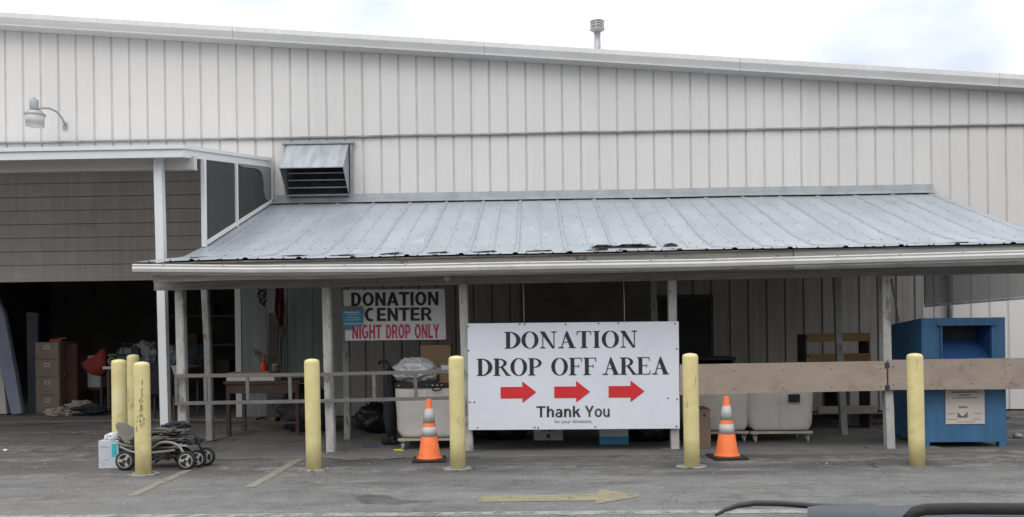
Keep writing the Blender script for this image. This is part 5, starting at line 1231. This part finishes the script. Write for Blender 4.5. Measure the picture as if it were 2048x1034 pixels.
# hanging clothes
Yh = 12.9; ra = at(503, 572, Yh); rb = at(575, 571, Yh)
mb = MB(); mb.tube([Vector((0, 0, 0)), rb - ra], .012, 8); tag(mb.build('clothes_rail', alu, None, ra), 'short pale clothes rail under the shed roof', 'rail')
def cloth(pts, Y, lab, mats, name='hanging_cloth', stripes=False):
    o = at(*pts[0], Y); mb = MB()
    L_ = [p for p in pts]
    n = 14; ys_ = [p[1] for p in pts]; y0, y1 = min(ys_), max(ys_)
    def span(y):
        xs2 = []
        for (xa, ya_), (xb, yb_) in zip(pts, pts[1:] + pts[:1]):
            if (ya_ - y) * (yb_ - y) <= 0 and ya_ != yb_: xs2.append(xa + (xb - xa) * (y - ya_) / (yb_ - ya_))
        return min(xs2), max(xs2)
    rows = []
    for j in range(n + 1):
        y = y0 + .5 + (y1 - y0 - 1) * j / n; xa, xb = span(y)
        rows.append([at(xa + (xb - xa) * i / 8, y, Y) + Vector((0, .045 * math.sin(i * 1.9 + j * .25), 0)) - o for i in range(9)])
    vv = [[mb.b.verts.new(p) for p in r] for r in rows]; vb_ = [[mb.b.verts.new(p + Vector((0, .012, 0))) for p in r] for r in rows]
    for j in range(n):
        for i in range(8):
            mi = ((i + j // 2) % 2 if stripes else (1 if (i in (0, 1) and len(mats) > 1) else 0))
            for g_ in (vv, vb_):
                f_ = mb.b.faces.new((g_[j][i], g_[j][i + 1], g_[j + 1][i + 1], g_[j + 1][i])); f_.material_index = mi; f_.smooth = True
    return tag(mb.build(name, mats, None, o), lab, 'clothing')
cloth([(510, 572), (533, 572), (536, 600), (530, 613), (520, 608), (511, 592)], Yh - .02, 'black and white striped garment hanging from the rail', [M('stripe_dark', (.04, .04, .045), .9, bump=.1), M('stripe_light', (.26, .25, .23), .9, bump=.1)], 'striped_garment', True)
cloth([(549, 572), (566, 571), (572, 620), (569, 650), (556, 655), (550, 640), (543, 622)], Yh - .04, 'maroon and white garment hanging from the rail', [maroon, greycloth], 'maroon_garment')
cloth([(556, 652), (568, 650), (572, 668), (566, 676), (560, 668)], Yh - .06, 'pale grey cloth end below the maroon garment', [greycloth], 'grey_cloth')
for px, lab in ((551, 'left pale broom handle standing against the back boards'), (561, 'right pale broom handle standing against the back boards')):
    p = at(px, 800, 13.6); mb = MB(); mb.cyl((0, 0, 0), (-.02, .5, 2.0), .013, n=10); o = thing('broom', lab, 'broom', (p.x, 13.6, .014), 0, 'brooms by the clothes'); mb.build('handle', ladder_m, o)
    mb = MB(); mb.box(-.09, .09, -.02, .02, .002, .06, .006); mb.build('brush_head', darkcard, o)
p = at(541, 700, 13.9); mb = MB(); mb.bar((0, 0, 0), (0, .2, 1.75), .17, .03, .004); tag(mb.build('brown_plank', darkwood, None, (p.x, 13.9, .014)), 'dark brown plank standing between the hanging clothes and floor', 'plank')

# ================================================================ UNDER THE SHED, RIGHT: WOODEN SHELF
Yr = 11.95; a = at(1614, 725, Yr); b = at(1742, 725, Yr); Ws = b.x - a.x
t = thing('wooden_shelf', 'tan wooden open shelf standing behind the plywood barrier', 'shelf', (a.x, Yr, .012))
for i, (pa, pb, m_) in enumerate(((666, 683, tanwood), (707, 723, tanwood))):
    za = at(1680, pa, Yr).z - .012; zb2 = at(1680, pb, Yr).z - .012
    mb = MB(); mb.box(.02 + .02 * i, Ws - .0, 0, .03, zb2, za, .004); mb.box(.02, Ws, .031, .42, (za + zb2) / 2, (za + zb2) / 2 + .02); mb.build('shelf_plank', m_, t)
za = at(1690, 812, Yr).z - .012; mb = MB(); mb.box(.15, Ws + .08, 0, .03, za - .11, za, .004); mb.build('shelf_plank', palewood, t)
zt_ = at(1680, 667, Yr).z - .02
for x in (-.01, Ws - .02):
    mb = MB(); mb.box(x, x + .02, .032, .40, 0, zt_); mb.build('side_panel', darkwood, t)
p = at(1602, 720, 11.9)
heap('dark_sack', 1602, 720, 11.95, (.14, .14, .30), maroon, 'dark maroon sack left of the tan wooden shelf', seed=21)
t = thing('pallet', 'low dark timber pallet on the floor behind the right-hand posts', 'pallet', (at(1560, 800, 12.6).x, 12.5, .012))
for z in (.0, .52): mb = MB(); mb.box(0, 1.9, 0, .9, z + .0, z + .05, .004); mb.build('deck_board', darkwood, t)
for x in (0, .9, 1.8): mb = MB(); mb.box(x, x + .1, .05, .85, .0505, .5195); mb.build('block', darkwood, t)
t = thing('dark_desk', 'large dark desk against the back wall behind the barrier board', 'desk', (at(1365, 700, 12.8).x, 12.8, .012))
mb = MB(); mb.box(0, .80, 0, .7, .94, .98, .006); mb.build('desktop', darkwood, t); mb = MB(); mb.box(.02, .06, .02, .68, 0, .939); mb.build('side_panel', darkwood, t); mb = MB(); mb.box(.74, .78, .02, .68, 0, .939); mb.build('side_panel', darkwood, t); mb = MB(); mb.box(.061, .739, .6, .62, .1, .93); mb.build('back_panel', darkwood, t)
p = at(1848, 640, 11.5); mb = MB(); mb.cyl((0, 0, 0), (-.12, .2, 1.2), .012, n=8); tag(mb.build('pale_pole', offwhite, None, (at(1815, 800, 11.9).x, 11.9, .9)), 'thin pale pole leaning behind the rightmost shed post', 'pole')

# ================================================================ WINDSCREEN WIPER of the car the photo is taken from
Yx = .80
t = thing('car_wiper', 'black windscreen wiper arm resting on a car cowl in the foreground', 'windscreen wiper', at(1900, 1040, Yx))
o_ = Vector(t.location); P = lambda px, py, Y=Yx: at(px, py, Y) - o_
mb = MB(); pts = [P(1430, 1031), P(1450, 1020), P(1475, 1011), P(1510, 1006), P(1560, 1007), P(1600, 1010), P(1640, 1013), P(1700, 1018)]
sm = []
for i in range(len(pts) - 1):
    for j in range(4): sm.append(pts[i].lerp(pts[i + 1], j / 4))
sm.append(pts[-1]); mb.tube(sm, [.0014 + .0014 * min(1, i / 10) for i in range(len(sm))], 10); mb.build('wiper_arm', wiper_m, t)
mb = MB(); top = [(1615, 1009), (1640, 1006), (1700, 1008), (1745, 1007), (1757, 1012), (1800, 1011), (1860, 1008), (1920, 1005), (2000, 1005), (2060, 1008), (2140, 1012)]
v1 = [mb.b.verts.new(P(a, b, Yx + .05)) for a, b in top]; v2 = [mb.b.verts.new(P(a - 0, b + 6, Yx - .02)) for a, b in top]; v3 = [mb.b.verts.new(P(a - 0, b + 60, Yx - .06)) for a, b in top]
v4 = [mb.b.verts.new(P(a, b + 70, Yx + .12)) for a, b in top]
for r1, r2 in ((v1, v2), (v2, v3), (v4, v1), (v3, v4)):
    for k in range(len(top) - 1): f_ = mb.b.faces.new((r1[k], r1[k + 1], r2[k + 1], r2[k])); f_.smooth = True
mb.build('cowl', hood_m, t)
mb = MB(); pts = [P(1812, 1040, Yx - .075), P(1830, 1024, Yx - .075), P(1850, 1019, Yx - .075), P(1920, 1017, Yx - .075), P(2060, 1018, Yx - .075), P(2140, 1020, Yx - .075)]; mb.tube(pts, [.004, .005, .005, .005, .005, .005], 10)
mb.build('blade', rubber, t)
